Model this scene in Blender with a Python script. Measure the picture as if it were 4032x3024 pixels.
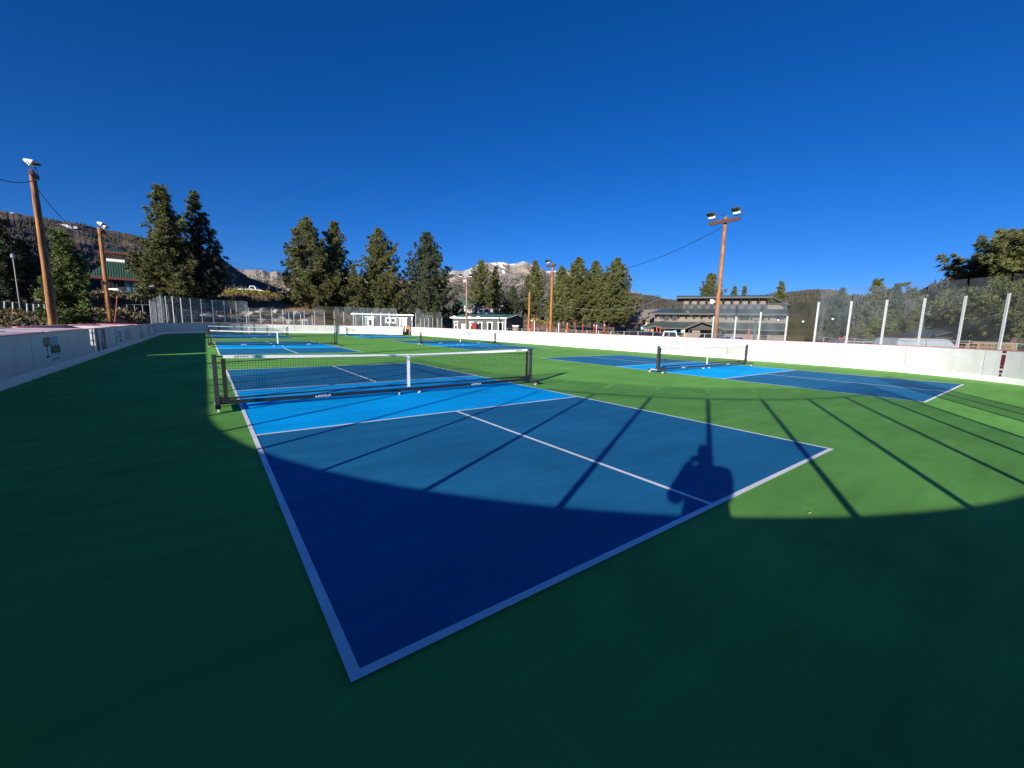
import bpy, bmesh, math, random
import numpy as np
from mathutils import Vector, Matrix
from mathutils.bvhtree import BVHTree

for o in list(bpy.data.objects):
    bpy.data.objects.remove(o)
S = bpy.context.scene
COL = S.collection
R = math.radians

# ------------------------------------------------------------------ camera
CAM = np.array([-0.392, -1.6055, 1.506])
YAW, PITCH, ROLL, FPX = 0.643074, -0.140825, 0.022135, 1605.87   # measured on the 4032 px wide photograph
f_ = np.array([math.sin(YAW)*math.cos(PITCH), math.cos(YAW)*math.cos(PITCH), math.sin(PITCH)])
r0_ = np.array([math.cos(YAW), -math.sin(YAW), 0.0]); u0_ = np.cross(r0_, f_)
RT = r0_*math.cos(ROLL)+u0_*math.sin(ROLL); UP = -r0_*math.sin(ROLL)+u0_*math.cos(ROLL)
cam = bpy.data.cameras.new('camera'); camo = bpy.data.objects.new('camera', cam); COL.objects.link(camo)
M = Matrix(((RT[0], UP[0], -f_[0], CAM[0]), (RT[1], UP[1], -f_[1], CAM[1]), (RT[2], UP[2], -f_[2], CAM[2]), (0, 0, 0, 1)))
camo.matrix_world = M
cam.sensor_width = 36.0; cam.lens = FPX/4032*36.0; cam.clip_start = 0.02; cam.clip_end = 30000
S.camera = camo

# ------------------------------------------------------------------ sky, sun, exposure
SUN_EL = R(16.1); SUND = np.array([0.882*math.cos(SUN_EL), 0.471*math.cos(SUN_EL), -math.sin(SUN_EL)])
W = bpy.data.worlds.new("World"); S.world = W; W.use_nodes = True
wn = W.node_tree.nodes; wl = W.node_tree.links
bg = wn['Background']; sky = wn.new('ShaderNodeTexSky'); sky.sky_type = 'NISHITA'; sky.sun_disc = False
sky.sun_elevation = SUN_EL; sky.sun_rotation = math.atan2(-0.882, -0.471) % (2*math.pi)
sky.altitude = 2400; sky.air_density = 1.0; sky.dust_density = 3.0; sky.ozone_density = 5.0
hs = wn.new('ShaderNodeVectorMath'); hs.operation = 'MULTIPLY'; hs.inputs[1].default_value = (0.76, 0.86, 1.17)   # camera white balance of the sky
hv = wn.new('ShaderNodeHueSaturation'); hv.inputs['Saturation'].default_value = 1.12
wl.new(sky.outputs[0], hs.inputs[0]); wl.new(hs.outputs[0], hv.inputs['Color']); wl.new(hv.outputs[0], bg.inputs[0]); bg.inputs[1].default_value = 0.055
sun = bpy.data.lights.new('sun', 'SUN'); sun.energy = 5.0; sun.angle = R(0.53); sun.color = (1.0, 0.93, 0.82)
suno = bpy.data.objects.new('sun', sun); COL.objects.link(suno)
suno.rotation_euler = Vector(SUND).to_track_quat('-Z', 'Y').to_euler(); suno.location = (-40, -25, 40)
S.view_settings.view_transform = 'Standard'; S.view_settings.look = 'None'
S.view_settings.gamma = 1.0; S.view_settings.use_curve_mapping = False; S.view_settings.exposure = 1.0
S.render.engine = 'CYCLES'; S.cycles.max_bounces = 6; S.cycles.transparent_max_bounces = 24
S.cycles.diffuse_bounces = 3; S.cycles.glossy_bounces = 2; S.cycles.transmission_bounces = 4
S.cycles.use_denoising = True

# ------------------------------------------------------------------ measuring helpers (photo pixel -> place)
def ray(u, v): return f_ + (u-2016.0)/FPX*RT - (v-1512.0)/FPX*UP
def at(u, v, d):
    r = ray(u, v); return CAM + r*(d/math.hypot(r[0], r[1]))
def onX(u, v, X): r = ray(u, v); return CAM + r*((X-CAM[0])/r[0])
def onY(u, v, Y): r = ray(u, v); return CAM + r*((Y-CAM[1])/r[1])
def onZ(u, v, Z=0.0): r = ray(u, v); return CAM + r*((Z-CAM[2])/r[2])
def px(p):
    d = np.asarray(p, float)-CAM; z = d@f_
    return 2016+FPX*(d@RT)/z, 1512-FPX*(d@UP)/z
def azd(u): r = ray(u, 1284); return math.degrees(math.atan2(r[0], r[1]))

# ------------------------------------------------------------------ materials
MATS = {}
def mat(name, col, rough=0.6, metal=0.0, spec=0.5, var=0.0, scale=8.0, bump=0.0, bscale=60.0, detail=4.0, stretch=None, attr=None, coat=0.0):
    m = bpy.data.materials.new(name); m.use_nodes = True
    nt = m.node_tree; n = nt.nodes; l = nt.links; b = n['Principled BSDF']
    b.inputs['Base Color'].default_value = (*col, 1); b.inputs['Roughness'].default_value = rough
    b.inputs['Metallic'].default_value = metal; b.inputs['Specular IOR Level'].default_value = spec
    if coat: b.inputs['Coat Weight'].default_value = coat
    tc = n.new('ShaderNodeTexCoord'); vec = tc.outputs['Object']
    if stretch:
        mp = n.new('ShaderNodeMapping'); mp.inputs['Scale'].default_value = stretch; l.new(vec, mp.inputs[0]); vec = mp.outputs[0]
    src = None
    if var:
        t = n.new('ShaderNodeTexNoise'); t.inputs['Scale'].default_value = scale; t.inputs['Detail'].default_value = detail
        l.new(vec, t.inputs['Vector'])
        mr = n.new('ShaderNodeMapRange'); mr.inputs[1].default_value = 0.3; mr.inputs[2].default_value = 0.7
        mr.inputs[3].default_value = 1-var; mr.inputs[4].default_value = 1+var; l.new(t.outputs['Fac'], mr.inputs[0])
        mx = n.new('ShaderNodeVectorMath'); mx.operation = 'SCALE'; mx.inputs[0].default_value = col
        l.new(mr.outputs[0], mx.inputs['Scale']); src = mx.outputs[0]
    if attr:
        a = n.new('ShaderNodeAttribute'); a.attribute_name = attr
        if src is None:
            rgb = n.new('ShaderNodeRGB'); rgb.outputs[0].default_value = (*col, 1); src = rgb.outputs[0]
        if True:
            mm = n.new('ShaderNodeVectorMath'); mm.operation = 'MULTIPLY'; l.new(src, mm.inputs[0]); l.new(a.outputs['Color'], mm.inputs[1]); src = mm.outputs[0]
    if src is not None: l.new(src, b.inputs['Base Color'])
    if bump:
        t2 = n.new('ShaderNodeTexNoise'); t2.inputs['Scale'].default_value = bscale; t2.inputs['Detail'].default_value = 5
        l.new(vec, t2.inputs['Vector'])
        bm_ = n.new('ShaderNodeBump'); bm_.inputs['Strength'].default_value = bump; bm_.inputs['Distance'].default_value = 0.02
        l.new(t2.outputs['Fac'], bm_.inputs['Height']); l.new(bm_.outputs[0], b.inputs['Normal'])
    MATS[name] = m
    return m

def court_paint(name, col, rough=0.62):
    """acrylic court coating: large cloudy wear, roller streaks, fine sand grain"""
    m = bpy.data.materials.new(name); m.use_nodes = True
    nt = m.node_tree; n = nt.nodes; l = nt.links; b = n['Principled BSDF']
    tc = n.new('ShaderNodeTexCoord')
    def noise(scale, detail, mp=None, rough_=0.55):
        t = n.new('ShaderNodeTexNoise'); t.inputs['Scale'].default_value = scale; t.inputs['Detail'].default_value = detail; t.inputs['Roughness'].default_value = rough_
        if mp:
            q = n.new('ShaderNodeMapping'); q.inputs['Scale'].default_value = mp; q.inputs['Rotation'].default_value = (0, 0, 0.5); l.new(tc.outputs['Object'], q.inputs[0]); l.new(q.outputs[0], t.inputs['Vector'])
        else: l.new(tc.outputs['Object'], t.inputs['Vector'])
        return t.outputs['Fac']
    def rng(s, a, b_, lo=0.3, hi=0.7):
        r_ = n.new('ShaderNodeMapRange'); r_.inputs[1].default_value = lo; r_.inputs[2].default_value = hi; r_.inputs[3].default_value = a; r_.inputs[4].default_value = b_
        l.new(s, r_.inputs[0]); return r_.outputs[0]
    def mul(a, c):
        q = n.new('ShaderNodeMath'); q.operation = 'MULTIPLY'; l.new(a, q.inputs[0]); l.new(c, q.inputs[1]); return q.outputs[0]
    s = mul(mul(rng(noise(0.55, 5), 0.86, 1.13), rng(noise(1.2, 4, (0.5, 3.5, 1)), 0.88, 1.10)), rng(noise(170, 3), 0.85, 1.15))
    s = mul(s, rng(noise(2.6, 8, (6, .7, 1), .7), 1.0, 1.16, .60, .74)); s = mul(s, rng(noise(0.9, 7, None, .7), 1.0, .80, .56, .72))
    sc = n.new('ShaderNodeVectorMath'); sc.operation = 'SCALE'; sc.inputs[0].default_value = col; l.new(s, sc.inputs['Scale'])
    vo = n.new('ShaderNodeTexVoronoi'); vo.inputs['Scale'].default_value = 2.2; l.new(tc.outputs['Object'], vo.inputs['Vector'])
    sp = rng(vo.outputs['Distance'], .55, 0., .012, .022)
    mx = n.new('ShaderNodeMix'); mx.data_type = 'RGBA'; l.new(sp, mx.inputs[0]); l.new(sc.outputs[0], mx.inputs[6]); mx.inputs[7].default_value = (.42, .42, .38, 1)
    l.new(mx.outputs[2], b.inputs['Base Color'])
    l.new(rng(noise(3.0, 4), rough-0.07, rough+0.1), b.inputs['Roughness']); b.inputs['Specular IOR Level'].default_value = 0.02
    bp_ = n.new('ShaderNodeBump'); bp_.inputs['Strength'].default_value = 0.25; bp_.inputs['Distance'].default_value = 0.002
    l.new(noise(260, 4), bp_.inputs['Height']); l.new(bp_.outputs[0], b.inputs['Normal'])
    MATS[name] = m
    return m

court_paint('green_court', (0.150, 0.385, 0.082)); court_paint('navy_court', (0.0195, 0.172, 0.345)); court_paint('sky_court', (0.003, 0.45, 0.97))
court_paint('line_white', (0.92, 0.92, 0.92))
mat('board_white', (0.56, 0.565, 0.575), 0.42, var=0.10, scale=2.2, bump=0.05, bscale=30)
def scuffs(m):
    nt = m.node_tree; n = nt.nodes; l = nt.links; b = n['Principled BSDF']; src = b.inputs['Base Color'].links[0].from_socket
    tc = n.new('ShaderNodeTexCoord'); acc = src
    for sc, st, lo, hi, col in ((1.3, (1, 1, 2.2), .63, .80, (.30, .30, .31)), (7.0, (1, 1, 2.5), .70, .76, (.10, .10, .11)), (0.45, (1, 1, .5), .45, .75, (.47, .47, .465))):
        mp = n.new('ShaderNodeMapping'); mp.inputs['Scale'].default_value = st; l.new(tc.outputs['Object'], mp.inputs[0])
        t = n.new('ShaderNodeTexNoise'); t.inputs['Scale'].default_value = sc; t.inputs['Detail'].default_value = 7; t.inputs['Roughness'].default_value = .6; l.new(mp.outputs[0], t.inputs['Vector'])
        mr = n.new('ShaderNodeMapRange'); mr.inputs[1].default_value = lo; mr.inputs[2].default_value = hi; mr.inputs[3].default_value = 0; mr.inputs[4].default_value = .8; l.new(t.outputs['Fac'], mr.inputs[0])
        mx = n.new('ShaderNodeMix'); mx.data_type = 'RGBA'; l.new(mr.outputs[0], mx.inputs[0]); l.new(acc, mx.inputs[6]); mx.inputs[7].default_value = (*col, 1); acc = mx.outputs[2]
    l.new(acc, b.inputs['Base Color'])
scuffs(MATS['board_white'])
mat('kick_white', (0.82, 0.82, 0.81), 0.35, var=0.04, scale=5)
mat('cap_red', (0.42, 0.16, 0.18), 0.45, var=0.2, scale=6)
mat('cap_pink', (0.75, 0.30, 0.40), 0.5, var=0.2, scale=3)
mat('seam_grey', (0.035, 0.035, 0.037), 0.7)
mat('grey_panel', (0.50, 0.48, 0.52), 0.55, var=0.1, scale=3)
mat('line_red', (0.11, 0.006, 0.035), 0.5, var=0.35, scale=12)
mat('black_metal', (0.018, 0.018, 0.021), 0.38, spec=0.5, var=0.15, scale=30)
mat('dark_post', (0.032, 0.034, 0.042), 0.42, var=0.12, scale=20)
mat('black_fabric', (0.008, 0.008, 0.009), 0.8)
mat('net_cord', (0.014, 0.022, 0.016), 0.8)
mat('tape_white', (0.80, 0.80, 0.80), 0.6, var=0.07, scale=14, bump=0.15, bscale=22)
mat('print_white', (0.82, 0.82, 0.82), 0.5)
mat('print_black', (0.015, 0.015, 0.02), 0.5)
mat('wheel_white', (0.72, 0.72, 0.66), 0.45)
mat('steel', (0.55, 0.56, 0.58), 0.35, metal=0.9)
mat('galv', (0.30, 0.31, 0.32), 0.45, metal=0.4, var=0.1, scale=15)
mat('stanchion', (0.46, 0.47, 0.48), 0.4, metal=0.25, var=0.12, scale=14)
mat('stanchion_dark', (0.03, 0.03, 0.035), 0.5)
mat('pole_wood', (0.235, 0.100, 0.032), 0.8, var=0.6, scale=3.2, bump=0.6, bscale=14, detail=7, stretch=(5, 5, 0.55))
mat('pole_wood_grey', (0.20, 0.13, 0.09), 0.85, var=0.4, scale=3, bump=0.6, bscale=14, stretch=(5, 5, 0.5))
mat('arm_wood', (0.07, 0.025, 0.018), 0.7, var=0.3, scale=8)
mat('lamp_shell', (0.23, 0.24, 0.26), 0.35, metal=0.3, var=0.06, scale=8)
mat('lamp_dark', (0.05, 0.055, 0.055), 0.4)
mat('lamp_glass', (0.09, 0.10, 0.10), 0.12, spec=0.6)
mat('wire_dark', (0.02, 0.025, 0.04), 0.5)
mat('wire_pale', (0.25, 0.27, 0.24), 0.5)
mat('bark', (0.085, 0.045, 0.03), 0.9, var=0.35, scale=3, bump=0.6, bscale=8, stretch=(3, 3, 0.8))
def needles(name, col):
    m = mat(name, col, 0.55, spec=0.35, attr='tint', var=0.12, scale=0.5)
    b = m.node_tree.nodes['Principled BSDF']
    b.inputs['Transmission Weight'].default_value = 0.0
    return m
needles('needles', (0.086, 0.098, 0.029)); needles('needles_dark', (0.046, 0.062, 0.028)); needles('needles_bright', (0.088, 0.122, 0.030))
mat('far_forest', (0.044, 0.045, 0.036), 0.9, attr='tint')
mat('sage', (0.105, 0.095, 0.055), 0.9, attr='tint')
mat('rock', (0.26, 0.235, 0.20), 0.9, var=0.25, scale=2.5, bump=0.5, bscale=6)
mat('roof_green', (0.055, 0.115, 0.082), 0.4, metal=0.0, var=0.06, scale=2)
mat('roof_rib', (0.035, 0.085, 0.06), 0.45)
mat('eave_dark', (0.018, 0.024, 0.024), 0.6)
mat('roof_slate', (0.045, 0.068, 0.068), 0.45, var=0.1, scale=1.5)
mat('roof_shingle_green', (0.035, 0.11, 0.085), 0.7, var=0.18, scale=3)
mat('fascia_red', (0.13, 0.032, 0.025), 0.6)
mat('wall_dark', (0.026, 0.024, 0.022), 0.8, var=0.15, scale=2)
mat('wall_tan', (0.155, 0.132, 0.11), 0.9, var=0.07, scale=1.5, bump=0.1, bscale=20)
mat('wall_cream', (0.26, 0.205, 0.155), 0.9, var=0.08, scale=1.2)
mat('wall_grey', (0.060, 0.070, 0.066), 0.75, var=0.08, scale=3)
mat('trim_white', (0.78, 0.78, 0.76), 0.5)
mat('trim_dark', (0.022, 0.020, 0.019), 0.7)
mat('slate_wall', (0.06, 0.063, 0.067), 0.8, var=0.06, scale=2)
mat('roof_tan', (0.19, 0.16, 0.14), 0.85, var=0.06, scale=1)
mat('door_red', (0.16, 0.006, 0.014), 0.45)
mat('door_white', (0.68, 0.69, 0.70), 0.5)
mat('window_dark', (0.012, 0.014, 0.018), 0.08, spec=0.8)
mat('window_blue', (0.06, 0.14, 0.22), 0.08, spec=1.0)
mat('unlit_interior', (0.01, 0.01, 0.01), 0.9)  # flat near-black standing for the unlit space inside a doorway
mat('orange', (0.50, 0.11, 0.02), 0.6); mat('orange_red', (0.30, 0.035, 0.015), 0.6); mat('yellow_tan', (0.60, 0.38, 0.12), 0.6)
mat('sign_blue', (0.20, 0.42, 0.70), 0.5); mat('timber', (0.30, 0.16, 0.08), 0.8, var=0.25, scale=6)
mat('pallet_wood', (0.22, 0.145, 0.075), 0.8, var=0.2, scale=6)
mat('car_white', (0.72, 0.72, 0.72), 0.25, coat=0.6); mat('car_grey', (0.28, 0.29, 0.31), 0.25, metal=0.3, coat=0.6); mat('car_dark', (0.02, 0.028, 0.03), 0.25, coat=0.6)
mat('car_beige', (0.55, 0.45, 0.30), 0.3, coat=0.5); mat('car_silver', (0.45, 0.46, 0.48), 0.3, metal=0.4, coat=0.5); mat('tyre', (0.012, 0.012, 0.012), 0.85)
mat('lamp_red', (0.4, 0.01, 0.01), 0.3)
mat('green_mesh', (0.010, 0.045, 0.030), 0.8, var=0.15, scale=3)
mat('frost', (0.24, 0.27, 0.30), 0.6, var=0.15, scale=6)
mat('snow', (0.80, 0.82, 0.86), 0.6)
mat('utility_box', (0.15, 0.135, 0.105), 0.8, var=0.1, scale=4)
mat('jacket', (0.05, 0.055, 0.07), 0.8); mat('skin', (0.45, 0.27, 0.19), 0.5); mat('hair', (0.03, 0.02, 0.015), 0.6); mat('denim', (0.04, 0.06, 0.12), 0.8)

def glass_mat(name, tint, milky, mcol=(0.75, 0.8, 0.85)):
    m = bpy.data.materials.new(name); m.use_nodes = True
    nt = m.node_tree; n = nt.nodes; l = nt.links
    for q in list(n): n.remove(q)
    out = n.new('ShaderNodeOutputMaterial'); tr = n.new('ShaderNodeBsdfTransparent'); tr.inputs[0].default_value = (*tint, 1)
    df = n.new('ShaderNodeBsdfDiffuse'); df.inputs[0].default_value = (*mcol, 1)
    gl = n.new('ShaderNodeBsdfGlossy'); gl.inputs['Roughness'].default_value = 0.04
    tc = n.new('ShaderNodeTexCoord'); nz = n.new('ShaderNodeTexNoise'); nz.inputs['Scale'].default_value = 1.6; nz.inputs['Detail'].default_value = 6
    l.new(tc.outputs['Object'], nz.inputs['Vector'])
    mr = n.new('ShaderNodeMapRange'); mr.inputs[1].default_value = 0.35; mr.inputs[2].default_value = 0.75; mr.inputs[3].default_value = milky*0.6; mr.inputs[4].default_value = milky*1.7
    l.new(nz.outputs['Fac'], mr.inputs[0])
    m1 = n.new('ShaderNodeMixShader'); l.new(mr.outputs[0], m1.inputs[0]); l.new(tr.outputs[0], m1.inputs[1]); l.new(df.outputs[0], m1.inputs[2])
    lw = n.new('ShaderNodeLayerWeight'); lw.inputs[0].default_value = 0.5
    pw = n.new('ShaderNodeMath'); pw.operation = 'POWER'; pw.inputs[1].default_value = 4.0; l.new(lw.outputs['Facing'], pw.inputs[0])
    fr = n.new('ShaderNodeMapRange'); fr.inputs[3].default_value = 0.025; fr.inputs[4].default_value = 0.7; l.new(pw.outputs[0], fr.inputs[0])
    m2 = n.new('ShaderNodeMixShader'); l.new(fr.outputs[0], m2.inputs[0]); l.new(m1.outputs[0], m2.inputs[1]); l.new(gl.outputs[0], m2.inputs[2])
    l.new(m2.outputs[0], out.inputs['Surface'])
    MATS[name] = m
glass_mat('plexi', (0.90, 0.92, 0.935), 0.020); glass_mat('plexi_hazy', (0.87, 0.89, 0.91), 0.035, (0.6, 0.66, 0.72)); glass_mat('plexi_tint', (0.60, 0.60, 0.53), 0.30, (0.075, 0.075, 0.05))
glass_mat('plexi_milky', (0.86, 0.88, 0.90), 0.085, (0.55, 0.60, 0.66)); glass_mat('plexi_near', (0.83, 0.84, 0.85), 0.022)

# ------------------------------------------------------------------ mesh helpers
class MB:
    def __init__(s): s.v = []; s.f = []
    def add(s, vs, fs):
        k = len(s.v); s.v += [tuple(map(float, p)) for p in vs]; s.f += [tuple(i+k for i in q) for q in fs]
    def hexa(s, p):     # p: 4 bottom, 4 top
        s.add(p, [(3, 2, 1, 0), (4, 5, 6, 7), (0, 1, 5, 4), (1, 2, 6, 5), (2, 3, 7, 6), (3, 0, 4, 7)])
    def box(s, x0, y0, z0, x1, y1, z1):
        s.hexa([(x0, y0, z0), (x1, y0, z0), (x1, y1, z0), (x0, y1, z0), (x0, y0, z1), (x1, y0, z1), (x1, y1, z1), (x0, y1, z1)])
    def bar(s, a, b, w, h, up=(0, 0, 1)):
        a = np.array(a, float); b = np.array(b, float); d = b-a; d /= np.linalg.norm(d)
        sd = np.cross(d, up); sd /= max(np.linalg.norm(sd), 1e-9); u = np.cross(sd, d)
        c = [(-1, -1), (1, -1), (1, 1), (-1, 1)]
        s.hexa([a+sd*w/2*i+u*h/2*j for i, j in c]+[b+sd*w/2*i+u*h/2*j for i, j in c])
    def tube(s, pts, rad, n=8, cap=True):
        pts = [np.array(p, float) for p in pts]; m = len(pts)
        rad = rad if hasattr(rad, '__len__') else [rad]*m
        k = len(s.v); ref = np.array((0.0, 0, 1)) if abs((pts[-1]-pts[0])[2]) < 0.8*np.linalg.norm(pts[-1]-pts[0])+1e-9 else np.array((1.0, 0, 0))
        for i, p in enumerate(pts):
            d = pts[min(i+1, m-1)]-pts[max(i-1, 0)]; d /= max(np.linalg.norm(d), 1e-9)
            sd = np.cross(d, ref); sd /= max(np.linalg.norm(sd), 1e-9); u = np.cross(sd, d)
            for j in range(n):
                a = 2*math.pi*j/n; s.v.append(tuple(p+rad[i]*(sd*math.cos(a)+u*math.sin(a))))
        for i in range(m-1):
            for j in range(n):
                s.f.append((k+i*n+j, k+i*n+(j+1) % n, k+(i+1)*n+(j+1) % n, k+(i+1)*n+j))
        if cap: s.f.append(tuple(k+j for j in range(n))[::-1]); s.f.append(tuple(k+(m-1)*n+j for j in range(n)))
    def build(s, name, m, parent=None, smooth=False, loc=None):
        me = bpy.data.meshes.new(name); me.from_pydata(s.v, [], s.f); me.update()
        bm = bmesh.new(); bm.from_mesh(me); bmesh.ops.recalc_face_normals(bm, faces=bm.faces); bm.to_mesh(me); bm.free()
        me.materials.append(MATS[m])
        if smooth: me.polygons.foreach_set('use_smooth', [True]*len(me.polygons))
        return link(name, me, parent, loc)
def link(name, me, parent=None, loc=None):
    o = bpy.data.objects.new(name, me); COL.objects.link(o)
    if parent is not None: o.parent = parent
    if loc is not None: o.location = [float(c) for c in loc]
    return o
def tag(o, label=None, cat=None, group=None, kind=None):
    if label: o['label'] = label
    if cat: o['category'] = cat
    if group: o['group'] = group
    if kind: o['kind'] = kind
    return o
def thing(name, loc, label, cat, group=None, rz=0.0):
    o = bpy.data.objects.new(name, None); COL.objects.link(o); o.location = [float(c) for c in loc]; o.rotation_euler = (0, 0, rz); o.empty_display_size = 0.3
    return tag(o, label, cat, group)
def tree_children(o): return [c for c in bpy.data.objects if c.parent == o]
def copy_thing(root, loc, label, rz=None):
    r = root.copy(); COL.objects.link(r); r.location = [float(c) for c in loc]
    if rz is not None: r.rotation_euler = (0, 0, rz)
    r['label'] = label
    for ch in tree_children(root):
        c = ch.copy(); COL.objects.link(c); c.parent = r
        for g in tree_children(ch):
            k = g.copy(); COL.objects.link(k); k.parent = c
    return r
def text_mesh(body, size, sx=1.0, depth=0.0015, bold=0.0):
    cu = bpy.data.curves.new('lettering', 'FONT'); cu.body = body; cu.size = size; cu.extrude = depth; cu.offset = bold; cu.align_x = 'CENTER'; cu.align_y = 'CENTER'; cu.resolution_u = 3
    o = bpy.data.objects.new('lettering', cu); COL.objects.link(o)
    dg = bpy.context.evaluated_depsgraph_get(); dg.update()
    me = bpy.data.meshes.new_from_object(o.evaluated_get(dg)); bpy.data.objects.remove(o)
    co = np.empty(len(me.vertices)*3); me.vertices.foreach_get('co', co); co = co.reshape(-1, 3); co[:, 0] *= sx; me.vertices.foreach_set('co', co.ravel()); me.update()
    return me

def part(mb, name, m, parent, smooth=False):
    ox = np.array(parent.location); 
    p = parent.parent
    while p is not None: ox = ox+np.array(p.location); p = p.parent
    mb.v = [(v[0]-ox[0], v[1]-ox[1], v[2]-ox[2]) for v in mb.v]
    return mb.build(name, m, parent, smooth)

# ------------------------------------------------------------------ terrain
def vnoise(x, y, seed=0):
    x = np.asarray(x, float); y = np.asarray(y, float)
    xi = np.floor(x).astype(np.int64); yi = np.floor(y).astype(np.int64); xf = x-xi; yf = y-yi
    def h(a, b):
        n = (a*374761393+b*668265263+seed*974711) & 0x7fffffff
        n = ((n ^ (n >> 13))*1274126177) & 0x7fffffff
        return ((n ^ (n >> 16)) & 0xffff)/65535.0
    u = xf*xf*(3-2*xf); v = yf*yf*(3-2*yf)
    return (h(xi, yi)*(1-u)+h(xi+1, yi)*u)*(1-v)+(h(xi, yi+1)*(1-u)+h(xi+1, yi+1)*u)*v
def fbm(x, y, oct=5, seed=0):
    t = 0; a = 0.5; s = 0
    for i in range(oct):
        t = t+a*vnoise(x*2**i, y*2**i, seed+i*17); s += a; a *= 0.5
    return t/s*2-1
LOW = -0.06
FLAT = [(0, LOW), (29, LOW), (33, -.5), (95, -.5), (130, 0), (400, 3), (1500, 30)]
PROF = [(-180, FLAT), (-70, FLAT),
 (-30, [(0, LOW), (16, LOW), (22, .5), (30, 1.2), (50, 1.8), (75, 3.0), (100, 5), (200, 10), (600, 25), (1500, 80)]),
 (azd(0), [(0, LOW), (23, LOW), (27, .5), (34, 1.2), (50, 2.0), (75, 3.4), (100, 5.5), (200, 10), (600, 25), (1500, 80)]),
 (azd(450), [(0, LOW), (40, LOW), (44, .75), (52, 1.35), (60, 2.4), (72, 4.5), (85, 5.0), (120, 5.8), (300, 8), (1500, 50)]),
 (azd(700), [(0, LOW), (55, LOW), (58, .6), (66, 1.35), (74, 2.6), (82, 4.4), (95, 6.3), (130, 6.8), (400, 6), (1500, 30)]),
 (azd(1000), [(0, LOW), (60, LOW), (63, .7), (68, 1.4), (76, 3.1), (86, 5.5), (95, 6.9), (130, 7.2), (400, 3), (1500, 20)]),
 (azd(1300), [(0, LOW), (61, LOW), (65, .6), (70, 1.3), (80, 3.6), (92, 5.6), (110, 6), (400, 3), (1500, 20)]),
 (azd(1550), [(0, LOW), (62, LOW), (72, .1), (80, .6), (90, 2.5), (105, 4.2), (400, 4), (1500, 20)]),
 (azd(1850), [(0, LOW), (60, LOW), (84, .0), (90, .8), (102, 4.2), (120, 4.8), (400, 5), (1500, 20)]),
 (azd(2080), [(0, LOW), (50, LOW), (86, .0), (96, 1.8), (106, 3.2), (130, 4), (400, 5), (1500, 20)]),
 (azd(2300), [(0, LOW), (40, LOW), (70, .1), (100, .8), (130, 1.4), (400, 4), (1500, 30)]),
 (azd(2600), [(0, LOW), (34, LOW), (40, -.45), (85, -.4), (100, 0), (160, .3), (400, 3), (1500, 40)]),
 (azd(3200), [(0, LOW), (29, LOW), (33, -.5), (95, -.5), (120, 0), (250, 2), (700, 20), (1500, 60)]),
 (110, FLAT), (180, FLAT)]
PA = np.array([p[0] for p in PROF], float)
def terr(x, y):
    x = np.asarray(x, float); y = np.asarray(y, float)
    a = np.degrees(np.arctan2(x-CAM[0], y-CAM[1])); d = np.hypot(x-CAM[0], y-CAM[1])
    zs = np.stack([np.interp(d, [q[0] for q in p[1]], [q[1] for q in p[1]]) for p in PROF])
    i = np.clip(np.searchsorted(PA, a)-1, 0, len(PA)-2); t = (a-PA[i])/(PA[i+1]-PA[i])
    t = np.clip(t, 0, 1); t = t*t*(3-2*t)
    def pick(k):
        return np.take_along_axis(zs.reshape(len(PROF), -1), k.reshape(1, -1), 0).reshape(d.shape) if d.ndim else zs[k]
    z = pick(i)*(1-t)+pick(i+1)*t
    n = fbm(x/7.0, y/7.0, 4, 3)
    amp = np.clip((z-0.1)*0.35, 0, 0.55)*1.0
    z = z+n*amp
    qx = np.abs(x-9.375)-13.9; qy = np.abs(y-26.975)-31.4
    dd = np.hypot(np.maximum(qx+8.5, 0), np.maximum(qy+8.5, 0))+np.minimum(np.maximum(qx+8.5, qy+8.5), 0)-8.5
    w = np.clip(dd/2.5, 0, 1)
    return LOW*(1-w)+z*w
def in_rink(x, y, m=1.2):
    return X0-m < x < X1+m and Y0-m < y < Y1+m and not (x < X0+5 and y > 62)
def tz(p): return float(terr(np.array(p[0]), np.array(p[1])))

azs = sorted(set(list(np.arange(-180, -30, 6))+list(np.arange(-30, 100, 0.6))+list(np.arange(100, 181, 6))))
ds = list(np.arange(2, 20, 6))+list(np.arange(20, 140, 1.6))+list(140*1.12**np.arange(0, 26))
A, D = np.meshgrid(np.radians(azs), ds, indexing='ij')
X = CAM[0]+D*np.sin(A); Y = CAM[1]+D*np.cos(A); Z = terr(X, Y)
na, nd = X.shape
vs = np.stack([X, Y, Z], -1).reshape(-1, 3).tolist()
fs = [(i*nd+j, i*nd+j+1, (i+1)*nd+j+1, (i+1)*nd+j) for i in range(na-1) for j in range(nd-1)]
k = len(vs); vs.append((CAM[0], CAM[1], LOW)); fs += [(k, i*nd, (i+1)*nd) for i in range(na-1)]
m = mat('ground_dirt', (0.17, 0.115, 0.075), 0.95, var=0.0)
nt = m.node_tree; n_ = nt.nodes; b = n_['Principled BSDF']; tc = n_.new('ShaderNodeTexCoord')
t1 = n_.new('ShaderNodeTexNoise'); t1.inputs['Scale'].default_value = 0.22; t1.inputs['Detail'].default_value = 8; t1.inputs['Roughness'].default_value = 0.65
nt.links.new(tc.outputs['Object'], t1.inputs['Vector'])
cr = n_.new('ShaderNodeValToRGB'); e = cr.color_ramp.elements
e[0].position = 0.32; e[0].color = (0.075, 0.062, 0.038, 1); e[1].position = 0.68; e[1].color = (0.235, 0.165, 0.105, 1)
q = e.new(0.5); q.color = (0.19, 0.112, 0.062, 1)
nt.links.new(t1.outputs['Fac'], cr.inputs[0]); nt.links.new(cr.outputs[0], b.inputs['Base Color'])
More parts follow.
